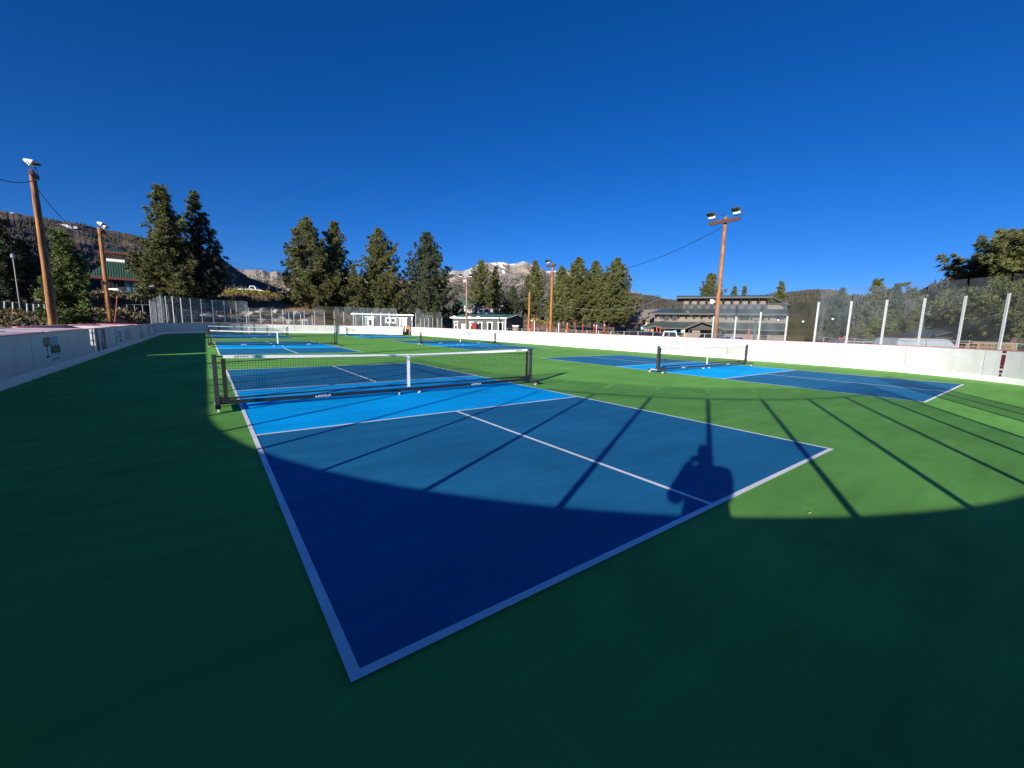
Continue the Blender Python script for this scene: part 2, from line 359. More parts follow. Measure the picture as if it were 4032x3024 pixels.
t2 = n_.new('ShaderNodeTexNoise'); t2.inputs['Scale'].default_value = 2.5; t2.inputs['Detail'].default_value = 8; nt.links.new(tc.outputs['Object'], t2.inputs['Vector'])
bp_ = n_.new('ShaderNodeBump'); bp_.inputs['Strength'].default_value = 0.8; bp_.inputs['Distance'].default_value = 0.25; nt.links.new(t2.outputs['Fac'], bp_.inputs['Height']); nt.links.new(bp_.outputs[0], b.inputs['Normal'])
me = bpy.data.meshes.new('ground'); me.from_pydata(vs, [], fs); me.materials.append(m); me.polygons.foreach_set('use_smooth', [True]*len(me.polygons))
tag(link('ground', me), kind='structure')

# asphalt parking lot between the rink and the lodge
mat('asphalt', (0.055, 0.055, 0.058), 0.9, var=0.15, scale=2)
mb = MB(); pts = [onZ(2460, 1330, 0)]
lot = [(34, -24), (34, 22), (50, 30), (70, 40), (84, 20), (80, -20)]
mb.v = [(x, y, tz((x, y))+0.03) for x, y in lot]; mb.f = [tuple(range(len(lot)))]
mb.v = [(x, y, -.455) for x, y in lot]
tag(mb.build('parking_lot', 'asphalt'), kind='structure')

# ------------------------------------------------------------------ rink outline
X0, X1, Y0, Y1, RAD = -3.75, 22.5, -3.65, 57.6, 8.5
segs = []
LW = Y1-Y0-2*RAD; FW = X1-X0-2*RAD; ARC = RAD*math.pi/2
TOTAL = 2*LW+2*FW+4*ARC
def path(s):
    s = s % TOTAL
    def arc(cx, cy, a): return (cx+RAD*math.cos(a), cy+RAD*math.sin(a)), (math.cos(a), math.sin(a))
    if s < LW: return (X0, Y0+RAD+s), (-1, 0)
    s -= LW
    if s < ARC: return arc(X0+RAD, Y1-RAD, math.pi-s/RAD)
    s -= ARC
    if s < FW: return (X0+RAD+s, Y1), (0, 1)
    s -= FW
    if s < ARC: return arc(X1-RAD, Y1-RAD, math.pi/2-s/RAD)
    s -= ARC
    if s < LW: return (X1, Y1-RAD-s), (1, 0)
    s -= LW
    if s < ARC: return arc(X1-RAD, Y0+RAD, -s/RAD)
    s -= ARC
    if s < FW: return (X1-RAD-s, Y0), (0, -1)
    s -= FW
    return arc(X0+RAD, Y0+RAD, -math.pi/2-s/RAD)
S_FL = LW; S_F = LW+ARC; S_FR = S_F+FW; S_R = S_FR+ARC; S_NR = S_R+LW; S_N = S_NR+ARC; S_NL = S_N+FW
def sample(s0, s1, off_in, off_out, z0, z1, mb, step=0.35):
    n = max(1, int(math.ceil((s1-s0)/step))); k = len(mb.v)
    for i in range(n+1):
        (x, y), (nx, ny) = path(s0+(s1-s0)*i/n)
        a = (x+nx*off_in, y+ny*off_in); c = (x+nx*off_out, y+ny*off_out)
        mb.v += [(a[0], a[1], z0), (c[0], c[1], z0), (c[0], c[1], z1), (a[0], a[1], z1)]
    for i in range(n):
        p = k+4*i; q = p+4
        for j in range(4): mb.f.append((p+j, p+(j+1) % 4, q+(j+1) % 4, q+j))
    mb.f += [(k+3, k+2, k+1, k), (k+4*n, k+4*n+1, k+4*n+2, k+4*n+3)]

# floor sheet
mb = MB(); N = 200
for i in range(N):
    (x, y), (nx, ny) = path(TOTAL*i/N); mb.v.append((x+nx*0.06, y+ny*0.06, 0.0))
mb.f = [tuple(range(N))[::-1]]
fl = mb.build('rink_floor', 'green_court'); tag(fl, kind='structure')

# courts
def court(x0, y0):
    o = bpy.data.objects.new('pickleball_court', None); COL.objects.link(o); o.location = (x0, y0, 0); tag(o, kind='structure')
    def sheet(name, x, y, xx, yy, z, m):
        mb = MB(); mb.v = [(x, y, z), (xx, y, z), (xx, yy, z), (x, yy, z)]; mb.f = [(0, 1, 2, 3)]; return mb.build(name, m, o)
    Wd, L, l, nv = 6.096, 13.411, 0.0508, 4.572
    sheet('service_area', 0.02, 0.02, Wd-.02, nv+.02, .004, 'navy_court'); sheet('service_area', 0.02, L-nv-.02, Wd-.02, L-.02, .004, 'navy_court')
    sheet('kitchen_zone', 0.02, nv+.02, Wd-.02, L-nv-.02, .004, 'sky_court')
    for a in ((0, 0, l, L), (Wd-l, 0, Wd, L), (l, 0, Wd-l, l), (l, L-l, Wd-l, L), (l, nv, Wd-l, nv+l), (l, L-nv-l, Wd-l, L-nv),
              (Wd/2-l/2, l, Wd/2+l/2, nv), (Wd/2-l/2, L-nv, Wd/2+l/2, L-l)):
        sheet('court_line', *a, .008, 'line_white')
    return o
CX = (0.0, 12.55); CY = (0.0, 19.93, 39.66)
for x in CX:
    for y in CY: court(x, y+(0.06 if x > 1 and y < 1 else 0))

# ------------------------------------------------------------------ rink boards
GATE = (19.35-(Y0+RAD), 20.08-(Y0+RAD)); FGATE = (S_FR+RAD*R(61.7), S_FR+RAD*R(73))
bt = thing('rink_boards', (X0, 27, 0), 'long white dasher board wall with curved corners enclosing the six blue courts', 'rink wall')
npan = 66; pl = TOTAL/npan; ph = 0.9
edges = sorted([(ph+i*pl) for i in range(npan+1)]+list(GATE)+list(FGATE))
for a, c in zip(edges[:-1], edges[1:]):
    mid = (a+c)/2
    if c-a < 0.05: continue
    gate = GATE[0] < mid < GATE[1]; fg = FGATE[0] < mid < FGATE[1]
    if fg: continue
    mb = MB(); top = 0.45 if gate else 1.06
    sample(a+0.013, c-0.013, 0.0, 0.05, 0.005, top, mb); part(mb, 'board_panel', 'board_white', bt)
    mb = MB(); sample(a+0.006, c-0.006, -0.008, -0.0005, 0.004, 0.20, mb); part(mb, 'kick_plate', 'kick_white', bt)
    if not gate:
        mb = MB(); sample(a, c, -0.012, 0.11, 1.0605, 1.085, mb); part(mb, 'cap_rail', 'cap_red', bt)
for a, c in ((GATE[1], FGATE[0]), (FGATE[1], TOTAL+GATE[0])):
    mb = MB(); sample(a, c, 0.0505, 0.056, 0.0, 1.0595, mb); part(mb, 'backing', 'seam_grey', bt)
# posts behind the boards
for i in range(int(TOTAL/1.22)):
    s = 0.3+i*1.22
    if GATE[0]-.05 < s < GATE[1]+.05 or FGATE[0]-.05 < s < FGATE[1]+.05: continue
    if 0 < s < 30 or S_FR < s < S_FR+14:      # the only stretches whose back could be seen
        mb = MB(); sample(s-.04, s+.04, 0.057, 0.12, 0.0, 1.058, mb); part(mb, 'frame_post', 'galv', bt)
# red line stripes running down the boards
for s0 in (S_FL+RAD*R(180-117.2), S_NR+RAD*R(39.2)):
    for z0, z1, w in ((.21, .30, .07), (.33, .42, .10), (.47, .57, .11), (.575, .93, .12), (.98, 1.055, .12)) if s0 > 100 else ((.21, 1.055, .16),):
        mb = MB(); sample(s0-w/2, s0+w/2, -0.0035, -0.0005, z0, z1, mb); part(mb, 'red_line', 'line_red', bt)
# open gate leaf
g = thing('gate_leaf', (X0-.06, 20.10, 0), 'white gate leaf standing open in the shaded left boards beside the brown advert', 'gate')
mb = MB(); mb.box(X0-.80, 20.09, .46, X0-.07, 20.13, 1.05); part(mb, 'panel', 'board_white', g)
mb = MB(); mb.box(X0-.80, 20.08, 1.051, X0-.07, 20.14, 1.075); part(mb, 'cap_rail', 'cap_red', g)
mb = MB(); mb.box(X0-.12, 20.06, .62, X0-.06, 20.088, .66); mb.box(X0-.12, 20.06, .9, X0-.06, 20.088, .94); part(mb, 'hinge', 'steel', g)

# faded adverts fixed on the left boards (flat print)
def quadX(mb, y0, z0, y1, z1, off): mb.box(X0+.001, y0, z0, X0+off, y1, z1)
mat('ad_olive', (0.20, 0.22, 0.10), 0.6, var=0.3, scale=6); mat('ad_sky', (0.28, 0.40, 0.52), 0.6, var=0.2, scale=4); mat('ad_pale', (0.60, 0.66, 0.68), 0.6, var=0.1, scale=4)
mat('ad_black', (0.03, 0.03, 0.04), 0.6); mat('ad_brown', (0.20, 0.085, 0.06), 0.6, var=0.5, scale=5); mat('ad_green', (0.36, 0.52, 0.40), 0.6, var=0.25, scale=6); mat('ad_slate', (0.20, 0.25, 0.30), 0.6, var=0.3, scale=7)
mat('ad_grape', (0.30, 0.28, 0.42), 0.6)
def advert(rects, texts=(), polys=()):
    ad = None; off = 0.003
    for m_, y0, z0, y1, z1 in rects:
        mb = MB(); quadX(mb, y0, z0, y1, z1, off); off += 0.0012
        if ad is None: ad = part(mb, 'advert', m_, bt)
        else: part(mb, 'advert_print', m_, bt)
    for m_, pts in polys:
        mb = MB(); off += .0012; n = len(pts)
        mb.v = [(X0+.001, y, z) for y, z in pts]+[(X0+off, y, z) for y, z in pts]
        mb.f = [tuple(range(n)), tuple(range(n, 2*n))[::-1]]+[(i, (i+1) % n, n+(i+1) % n, n+i) for i in range(n)]
        part(mb, 'advert_print', m_, bt)
    for body, y, z, size, sx, m_ in texts:
        me = text_mesh(body, size, sx, .001, .012*size); me.materials.append(MATS[m_])
        o = link('lettering', me, bt); off += 0.002
        o.rotation_euler = (R(90), 0, R(90)); o.location = (X0+off-bt.location[0], y-bt.location[1], z)
advert([('ad_pale', 13.9, .27, 15.5, .97), ('ad_olive', 13.95, .72, 14.55, .95), ('ad_sky', 14.55, .72, 15.3, .95), ('ad_olive', 14.5, .52, 15.36, .72), ('ad_black', 14.1, .42, 14.34, .47), ('ad_slate', 14.3, .44, 15.4, .46)],
       [("T", 14.2, .60, .40, 1.0, 'ad_black'), ("ACOS", 14.95, .57, .26, 1.25, 'ad_black'), ("(760) 924-2005", 14.85, .345, .12, 1.1, 'ad_grape')])
advert([('ad_brown', 20.35, .12, 20.95, 1.04), ('ad_brown', 21.25, .14, 22.15, 1.02)], polys=[('ad_sky', [(20.6, 1.02), (20.9, 1.02), (21.0, .3), (20.8, .16)]), ('ad_pale', [(21.3, .98), (21.42, .98), (21.7, .5), (21.55, .35)]), ('ad_slate', [(21.4, .3), (21.55, .5), (21.9, .62), (21.75, .3)])])
advert([('ad_pale', 24.4, .12, 26.3, 1.0), ('ad_green', 24.4, .15, 25.1, .98), ('ad_slate', 25.3, .72, 26.2, .86), ('ad_slate', 25.3, .56, 26.2, .68), ('ad_slate', 25.5, .34, 26.2, .48)], [("SKI", 24.75, .6, .2, 1.2, 'ad_olive')])
for y in (27.4, 28.15, 28.9): advert([], polys=[('ad_slate', [(y, .95), (y+.35, .98), (y+.55, .4), (y+.3, .33), (y+.1, .45)])]) if False else advert([('ad_slate', y+.02, .42, y+.42, .82)], polys=[('ad_slate', [(y+.1, .82), (y+.32, .82), (y+.26, .99), (y+.16, .99)]), ('ad_black', [(y+.08, .36), (y+.4, .38), (y+.36, .42), (y+.1, .42)])])
advert([('ad_olive', 33.5, .25, 35.0, .60)], polys=[('ad_olive', [(33.7, .6), (34.0, .6), (33.95, 1.0), (33.75, 1.0)]), ('ad_pale', [(34.0, .6), (34.5, .55), (34.4, .3), (34.1, .3)])])
advert([('ad_slate', 38.2, .45, 39.1, .72)], polys=[('ad_black', [(38.4, .72), (38.9, .72), (38.75, 1.02), (38.5, 1.02)])])
advert([('ad_pale', 41.0, .3, 44.3, 1.0), ('ad_slate', 42.8, .82, 44.2, .98), ('ad_slate', 41.2, .72, 42.1, .95), ('ad_ghost' if False else 'ad_sky', 42.8, .35, 44.2, .75)])
# advert on the sunny far boards (seen through the second net)
A0 = onX(1814, 1312, X1); A1 = onX(1857, 1312, X1)
mat('ad_faint', (0.62, 0.64, 0.58), 0.6, var=0.05, scale=5); mat('ad_leaf', (0.22, 0.30, 0.20), 0.6, var=0.3, scale=5)
ya, yb = sorted((A0[1], A1[1]))
def adR(m_, t0, z0, t1, z1, off):
    mb = MB(); mb.box(X1-off, ya+(yb-ya)*t0, z0, X1-.001, ya+(yb-ya)*t1, z1); return part(mb, 'advert_print', m_, bt)
adR('ad_faint', 0, .28, 1, .98, .003).name = 'advert'
for t0, z0, t1, z1, m_ in ((.05, .66, .42, .80, 'ad_slate'), (.05, .48, .42, .58, 'ad_slate'), (.62, .55, .70, .9, 'ad_leaf'), (.80, .55, .88, .86, 'ad_leaf'), (.58, .42, .92, .5, 'ad_leaf'), (.1, .33, .9, .36, 'ad_green')): adR(m_, t0, z0, t1, z1, .005)

# ------------------------------------------------------------------ glass screens on the boards
def screen(label, s_list, spec, name='glass_screen', rail=False, hw=.037):
    """s_list: stanchion positions along the boards; spec(i) -> (pane material or None, pane top, stanchion top)"""
    (x, y), nn = path(s_list[0]); t = thing(name, (x+nn[0]*.09, y+nn[1]*.09, 1.085), label, 'glass screen')
    for i, s in enumerate(s_list):
        pm, pt, st = spec(i)
        mb = MB(); sample(s-hw, s+hw, .055, .097, 1.086, st, mb, 1); part(mb, 'stanchion', 'stanchion', t)
        if pm and pt > st+.3:
            mb = MB(); sample(s-.012, s+.012, .066, .084, st+.002, st+(pt-st)*.55, mb, 1); part(mb, 'gasket', 'stanchion_dark', t)
        if i < len(s_list)-1 and pm:
            s2 = s_list[i+1]
            mb = MB(); sample(s+.041, s2-.041, .070, .082, 1.087, pt, mb, .45); part(mb, 'glass_pane', pm, t)
            if rail:
                mb = MB(); sample(s+.041, s2-.041, .05, .0685, rail-.018, rail+.012, mb, .45); part(mb, 'joint_rail', 'galv', t)
    return t
st = 1.22
# behind and left of the photographer
a = S_NL+RAD*R(270-223.5); sl = [a+st*k for k in range(-6, 10)]; sl = [s for s in sl if s > S_NL-.9]
screen('tall clear glass screen on the near left corner boards casting the striped shadow', sl, lambda i: ('plexi_near', 3.53, 2.95), rail=2.95, hw=.030)
sl = [S_N+X1-RAD-q for q in (9.0, 7.98, 6.95)]
screen('short run of clear glass on the near end boards past a missing pane', sl, lambda i: ('plexi_near', 3.53, 2.95), rail=2.95, hw=.030)
# right hand side
a = S_R+(Y1-RAD)-10.26
sl = [a+st*k for k in range(0, 15)]
def specR(i):
    tops = {0: 2.29, 1: 2.29, 2: 2.51, 3: 2.29}
    return ('plexi_tint' if i == 3 else ('plexi_hazy' if i in (0, 1, 2) else 'plexi'), 2.95 if i < 4 else 3.53, tops.get(i, 2.93))
gr = screen('clear glass screen on the sunny right boards in front of the lodge and pines', sl, specR)
# far left corner
def far_list(u0, u1, s0, s1):
    out = []; s = s0
    while s < s1:
        (x, y), n = path(s); u = px((x, y, 1.1))[0]
        if u0 <= u <= u1: out.append(s)
        s += st
    return out
slf = far_list(590, 1566, S_FL-7.0, S_FR+9)
def specF(i):
    (x, y), n = path(slf[i]); u = px((x, y, 1.1))[0]
    if u < 640: return ('plexi_milky', 2.95+.1*i, 2.9)
    if u < 940: return ('plexi_milky', 3.75, 3.7 if i % 3 else 3.72)
    if u < 1200: return ('plexi', 3.0, 3.0)
    if u < 1290: return ('plexi_tint' if u > 1245 else 'plexi_hazy', 3.55, 2.95)
    if u < 1400: return ('plexi_hazy', 3.6, 2.98)
    return ('plexi_hazy', 3.6, 2.95)
screen('long run of hazy glass on the far left corner boards below the big pines', slf, specF)
sl2 = far_list(1628, 1742, S_FR+8, S_R+6)
def specG(i):
    (x, y), n = path(sl2[i]); u = px((x, y, 1.1))[0]
    return ('plexi_tint' if 1695 < u < 1712 else 'plexi_hazy', 3.6 if u < 1650 else 3.0, 2.95 if u < 1650 else 2.3)
screen('short run of hazy glass on the far right boards beside the gate opening', sl2, specG)
# puck marks on the right hand panes
def mark(u, v, r, m_, lab):
    p = onX(u, v, X1+.068); mb = MB()
    n = 14; mb.v = [(p[0], p[1]+r*1.1*math.cos(6.283*i/n)*(0.8+.3*random.random()), p[2]+r*math.sin(6.283*i/n)*(0.7+.3*random.random())) for i in range(n)]+[(p[0]-.001, p[1], p[2])]
    mb.f = [(i, (i+1) % n, n) for i in range(n)]; part(mb, 'puck_mark', m_, gr)
random.seed(3)
mark(3162, 1266, .045, 'ad_faint', ''); mark(3279, 1256, .04, 'ad_pale', ''); mark(3064, 1260, .035, 'print_white', '')

# player benches outside the left boards: low walls with pink caps
def bench(x0, x1, y0, y1, ztop, cap, label, shelf=False):
    t = thing('bench_enclosure', (x0, y0, 0), label, 'bench box')
    mb = MB(); mb.box(x0, y0, LOW, x0+.05, y1, ztop-.025); part(mb, 'side_panel', 'grey_panel', t)
    mb = MB(); mb.box(x0+.051, y1-.05, LOW, x1, y1, ztop-.025); part(mb, 'end_panel', 'board_white', t)
    mb = MB(); mb.box(x0-.03, y0, ztop-.024, x0+.1, y1, ztop); part(mb, 'cap_rail', cap, t)
    mb = MB(); mb.box(x0+.101, y1-.1, ztop-.024, x1, y1+.02, ztop); part(mb, 'end_cap', cap, t)
    if shelf: mb = MB(); mb.box(x0+.12, y0, ztop-.05, x1, y1-.11, ztop-.01); part(mb, 'counter', shelf, t)
bench(-4.62, -3.87, 8.0, 14.7, 1.10, 'cap_pink', 'scorer box with white counter and pink cap behind the left boards', 'board_white')
bench(-5.5, -3.87, 15.2, 18.9, 1.10, 'cap_pink', 'players bench box with pink cap beside the open gate', 'grey_panel')
bench(-5.9, -3.87, 20.8, 27.5, 1.10, 'cap_pink', 'second players bench box with pink cap beyond the open gate')
bench(-5.9, -3.87, 28.5, 34, 1.10, 'cap_pink', 'farthest players bench box with pink cap near the second light pole')

# ------------------------------------------------------------------ portable nets
logo_w = {}
def logo_mesh(size, m, sx=1.35):
    key = (size, m)
    if key in logo_w: return logo_w[key]
    me = text_mesh("JOOLA", size, sx, .0012, .014*size)
    bm = bmesh.new(); bm.from_mesh(me)
    xs = [v.co.x for v in bm.verts]; xl = min(xs); h = size*.36
    def poly(pts):
        vs = [bm.verts.new((x, y, .0012)) for x, y in pts]; bm.faces.new(vs)
    # emblem: a triangle parted by a slanted stroke
    c = xl-size*.55
    poly([(c-.42*size, -h), (c+.02*size, h), (c+.10*size, h*.55), (c-.20*size, -h)])
    poly([(c-.10*size, -h), (c+.14*size, h*.3), (c+.42*size, -h)])
    bm.to_mesh(me); bm.free(); me.materials.append(MATS[m]); logo_w[key] = me
    return me
def make_net():
    t = thing('portable_net', (0, 0, 0), 'x', 'net', 'rolling nets standing across the courts')
    L, Rr = -3.36, 3.38
    for x in (L, Rr):
        mb = MB(); mb.box(x-.032, -.032, .135, x+.032, .032, .925); mb.box(x-.036, -.036, .925, x+.036, .036, .932); part(mb, 'post', 'dark_post', t)
        mb = MB(); mb.box(x-.035, -.31, .075, x+.035, .35, .134); part(mb, 'foot', 'dark_post', t)
        for ya_ in (-.318, .3505):
            mb = MB(); mb.box(x-.037, ya_, .073, x+.037, ya_+.0075, .136); part(mb, 'foot_cap', 'black_metal', t)
        s = 1 if x < 0 else -1
        mb = MB(); p = [(x+s*.033, -.026, .16), (x+s*.033, -.026, .24), (x+s*.20, -.026, .16)]
        mb.v = p+[(q[0], .026, q[2]) for q in p]; mb.f = [(0, 1, 2), (5, 4, 3), (0, 2, 5, 3), (2, 1, 4, 5), (1, 0, 3, 4)]; part(mb, 'gusset', 'black_metal', t)
        mb = MB(); mb.tube([(x-.04*1, 0, .72), (x-.065, 0, .72)], .014, 8); mb.tube([(x+.04, 0, .72), (x+.065, 0, .72)], .014, 8); part(mb, 'knob', 'steel', t)
    # beam
    mb = MB(); n = 10
    for i in range(n):
        xa = L+.033+(Rr-L-.066)*i/n; xb = L+.033+(Rr-L-.066)*(i+1)/n
        sag = lambda x: .018*(1-((x-.01)/3.35)**2)
        mb.hexa([(xa, -.025, .098-sag(xa)), (xb, -.025, .098-sag(xb)), (xb, .025, .098-sag(xb)), (xa, .025, .098-sag(xa)), (xa, -.025, .158-sag(xa)), (xb, -.025, .158-sag(xb)), (xb, .025, .158-sag(xb)), (xa, .025, .158-sag(xa))])
    part(mb, 'base_beam', 'black_metal', t)
    # casters
    spots = [(L, -.24), (L, .28), (Rr, -.24), (Rr, .28), (-.22, .0), (.25, .02)]
    for x, y in spots:
        c = thing('caster', (x, y, 0), None, None); c.parent = t
        zt = .074 if abs(x) > 3 else .079
        mb = MB(); mb.box(x-.028, y-.03, zt-.012, x+.028, y+.03, zt-.0005); mb.box(x-.024, y-.012, .028, x-.018, y+.028, zt-.0125); mb.box(x+.018, y-.012, .028, x+.024, y+.028, zt-.0125); part(mb, 'fork', 'black_metal', c)
        mb = MB(); mb.tube([(x-.016, y+.012, .0335), (x+.016, y+.012, .0335)], .033, 14); part(mb, 'wheel', 'wheel_white', c)
    # net cords: 42 mm mesh
    xa, xb = -3.24, 3.26; zt0, ztc, zb0, zbc = .872, .818, .205, .225
    top = lambda x: ztc+(zt0-ztc)*(abs(x)/3.25)**1.3
    bot = lambda x: zbc+(zb0-zbc)*(abs(x)/3.25)**2
    mb = MB(); nx_, nz = 156, 15; r = .0021
    def cord(p):
        k = len(mb.v)
        for q in p:
            mb.v += [(q[0]-r if vert else q[0], -r, q[2]-(0 if vert else r)), (q[0]+r if vert else q[0], -r, q[2]+(0 if vert else r)), (q[0], r, q[2])]
        for i in range(len(p)-1):
            for j in range(3): mb.f.append((k+3*i+j, k+3*i+(j+1) % 3, k+3*i+3+(j+1) % 3, k+3*i+3+j))
    rnd = random.Random(5)
    vert = True
    for i in range(nx_+1):
        x = xa+(xb-xa)*i/nx_; cord([(x+(rnd.random()-.5)*.006, 0, bot(x)+(top(x)-bot(x))*j/5) for j in range(6)])
    vert = False
    for j in range(nz+1):
        cord([(xa+(xb-xa)*i/24, 0, (lambda x: bot(x)+(top(x)-bot(x))*j/nz)(xa+(xb-xa)*i/24)) for i in range(25)])
    part(mb, 'net_mesh', 'net_cord', t)
    # headband, hems, strap, tension cord
    mb = MB(); n = 24
    for i in range(n):
        p, q = xa+(xb-xa)*i/n, xa+(xb-xa)*(i+1)/n
        mb.hexa([(p, -.007, top(p)), (q, -.007, top(q)), (q, .007, top(q)), (p, .007, top(p)), (p, -.006, top(p)+.05), (q, -.006, top(q)+.05), (q, .006, top(q)+.05), (p, .006, top(p)+.05)])
    hb = part(mb, 'headband', 'tape_white', t)
    mb = MB()
    for i in range(n):
        p, q = xa+(xb-xa)*i/n, xa+(xb-xa)*(i+1)/n
        mb.hexa([(p, -.006, bot(p)-.028), (q, -.006, bot(q)-.028), (q, .006, bot(q)-.028), (p, .006, bot(p)-.028), (p, -.006, bot(p)), (q, -.006, bot(q)), (q, .006, bot(q)), (p, .006, bot(p))])
    part(mb, 'bottom_hem', 'black_fabric', t)
    for x in (xa, xb):
        mb = MB(); s = -1 if x < 0 else 1
        mb.hexa([(x-.03, -.008, .185), (x+.03, -.008, .185), (x+.03, .008, .185), (x-.03, .008, .185), (x-.03, -.008, .866), (x+.03, -.008, .866), (x+.03, .008, .866), (x-.03, .008, .866)]); part(mb, 'side_hem', 'black_fabric', t)
        mb = MB(); e = L+.033 if x < 0 else Rr-.033
        for z in (.24, .33, .42, .51, .60, .69, .78): mb.tube([(x+s*.028, 0, z), (e, 0, z+.012)], .0035, 5)
        mb.tube([(x, 0, .893), (e, 0, .905)], .012, 6)
        part(mb, 'lacing', 'black_fabric', t)
    mb = MB(); mb.tube([(L+.033, -.011, .80), (-2.2, -.0115, .846), (-1.0, -.0115, .835), (1.0, -.0115, .835), (2.2, -.0115, .846), (Rr-.033, -.011, .80)], .005, 5); part(mb, 'tension_cord', 'black_fabric', t)
    mb = MB(); mb.box(-.03, -.0125, .165, .03, -.0075, .845); mb.box(-.03, .0075, .165, .03, .0125, .845); mb.box(-.03, -.0125, .845, .03, .0125, .872); part(mb, 'centre_strap', 'tape_white', t)
    # printed marks
    for x in (-2.98, 2.98):
        o = link('logo', logo_mesh(.038, 'print_black', 1.5), hb); o.rotation_euler = (R(90), R(-1.2 if x < 0 else 1.2)*-1, 0); o.location = (x+.02, -.0085, top(x)+.026)
    for x in (-1.7, 1.72):
        o = link('logo', logo_mesh(.05, 'print_white', 1.5), t); o.rotation_euler = (R(90), 0, 0); o.location = (x, -.0275, .128-.018*(1-(x/3.35)**2))
    for x, s in ((L, -1), (Rr, 1)):
        o = link('logo', logo_mesh(.05, 'print_white', 1.3), t); o.rotation_euler = (R(90), 0, R(90)*s); o.location = (x+s*.0375, .1, .105)
    return t
NETS = [(0.0, 6.7056, 'black framed rolling net nearest the camera, across the left court with striped shadows'),
        (0.0, 26.64, 'rolling net on the left court behind the nearest net'),
        (0.0, 46.36, 'farthest rolling net on the left, just in front of the shaded far boards'),
        (12.55, 6.77, 'rolling net on the right court in front of the bright white boards and lodge'),
        (12.55, 26.64, 'rolling net of the middle right court in front of the faded advert'),
        (12.55, 46.36, 'farthest rolling net on the right, beside the gate opening and wooden steps')]
net0 = make_net()
for i, (x, y, lab) in enumerate(NETS):
    p = (x+3.048, y, .0)
    if i == 0: net0.location = p; net0['label'] = lab
    else: copy_thing(net0, p, lab)

# ------------------------------------------------------------------ floodlight poles
def floodlight(parent, p, aim, tilt, yawj=0.0, size=.84):
    """housing flaring towards the lens, visor on top; aim = +1 / -1 along x"""
    c = thing('floodlight', p, None, None); c.parent = parent; c.location = np.array(p)-np.array(parent.location); c.rotation_euler = (0, tilt, (0 if aim > 0 else math.pi)+yawj); c.scale = (size, size, size)
    def fr(mb, x0, w0, h0, x1, w1, h1, z0=0., z1=0.): mb.hexa([(x0, -w0, z0-h0), (x0, w0, z0-h0), (x1, w1, z1-h1), (x1, -w1, z1-h1), (x0, -w0, z0+h0), (x0, w0, z0+h0), (x1, w1, z1+h1), (x1, -w1, z1+h1)])
    mb = MB(); fr(mb, -.24, .13, .11, .10, .28, .24); fr(mb, -.34, .09, .08, -.241, .12, .10); mb.build('housing', 'lamp_shell', c)
    mb = MB(); fr(mb, .1005, .285, .245, .135, .285, .245); mb.build('rim', 'lamp_shell', c)
    mb = MB(); fr(mb, .1355, .25, .21, .14, .25, .21); mb.build('lens', 'lamp_glass', c)
    mb = MB(); fr(mb, .1405, .24, .07, .145, .24, .07, -.13, -.13); mb.build('reflector', 'print_white', c)
    mb = MB(); mb.hexa([(.136, -.29, .225), (.136, .29, .225), (.44, .24, .235), (.44, -.24, .235), (.136, -.29, .245), (.136, .29, .245), (.44, .24, .25), (.44, -.24, .25)])
    mb.hexa([(.136, -.29, .0), (.136, -.28, .0), (.44, -.23, .20), (.44, -.24, .20), (.136, -.29, .224), (.136, -.28, .224), (.44, -.23, .234), (.44, -.24, .234)])
    mb.hexa([(.136, .28, .0), (.136, .29, .0), (.44, .24, .20), (.44, .23, .20), (.136, .28, .224), (.136, .29, .224), (.44, .24, .234), (.44, .23, .234)])
    mb.build('visor', 'lamp_dark', c)
    mb = MB(); mb.bar((-.06, -.29, 0), (-.06, -.29, -.36), .03, .03, (1, 0, 0)); mb.bar((-.06, .29, 0), (-.06, .29, -.36), .03, .03, (1, 0, 0)); mb.bar((-.06, -.305, -.37), (-.06, .305, -.37), .03, .03); mb.build('yoke', 'lamp_dark', c)
def light_pole(x, y, top, label, aim, arm=(-.85, .85), lamps=(-.72, .72), rad=.17, m='pole_wood', kind='dual', tilt=.55, azi=0.0, armm='arm_wood', lean=(0, 0), lsize=.84):
    z0 = tz((x, y))-.1
    t = thing('light_pole', (x, y, z0), label, 'light pole', 'wooden floodlight poles around the rink')
    mb = MB(); n = 9; rnd = random.Random(int(x*10))
    mb.tube([(x+lean[0]*i/n+.012*rnd.uniform(-1, 1), y+lean[1]*i/n+.012*rnd.uniform(-1, 1), z0+(top-z0)*i/n) for i in range(n+1)], [rad*(1.05-.28*i/n) for i in range(n+1)], 14); part(mb, 'pole', m, t, True)
    xt, yt = x+lean[0], y+lean[1]
    if lamps is not None:
        za = top-.28; ca, sa = math.cos(azi), math.sin(azi); off = rad*.8+.07
        def A(q, o=0): return np.array((xt+aim*off*ca-sa*q, yt+aim*off*sa*aim+ca*q, za+o))
        mb = MB(); mb.bar(A(arm[0]), A(arm[1]), .11, .20); part(mb, 'crossarm', armm, t)
        mb = MB(); mb.tube([A(-.25, -.02), A(-.2, .35), A(0, .46), A(.2, .35), A(.25, -.02)], .016, 6); part(mb, 'conduit', 'wire_dark', t)
        for q in lamps: floodlight(t, A(q, .12+.47*lsize), aim, tilt, azi, lsize)
    return t
light_pole(-6.63, 29.1, 8.45, 'weathered wooden light pole with floodlight at the far left edge of the view', 1, arm=(-.85, .2), lamps=(-.74,), rad=.105, tilt=.5, lsize=.66)
mb = MB(); pA = bpy.data.objects['light_pole']
mb.tube([(-6.49, 29.2, -.1), (-6.49, 29.2, 2.6), (-6.55, 29.15, 8.0)], [.078, .075, .062], 10); part(mb, 'shaded_side_post', 'pole_wood_grey', pA, True)  # grey second post, carried to the top to stand for the pole's shaded side
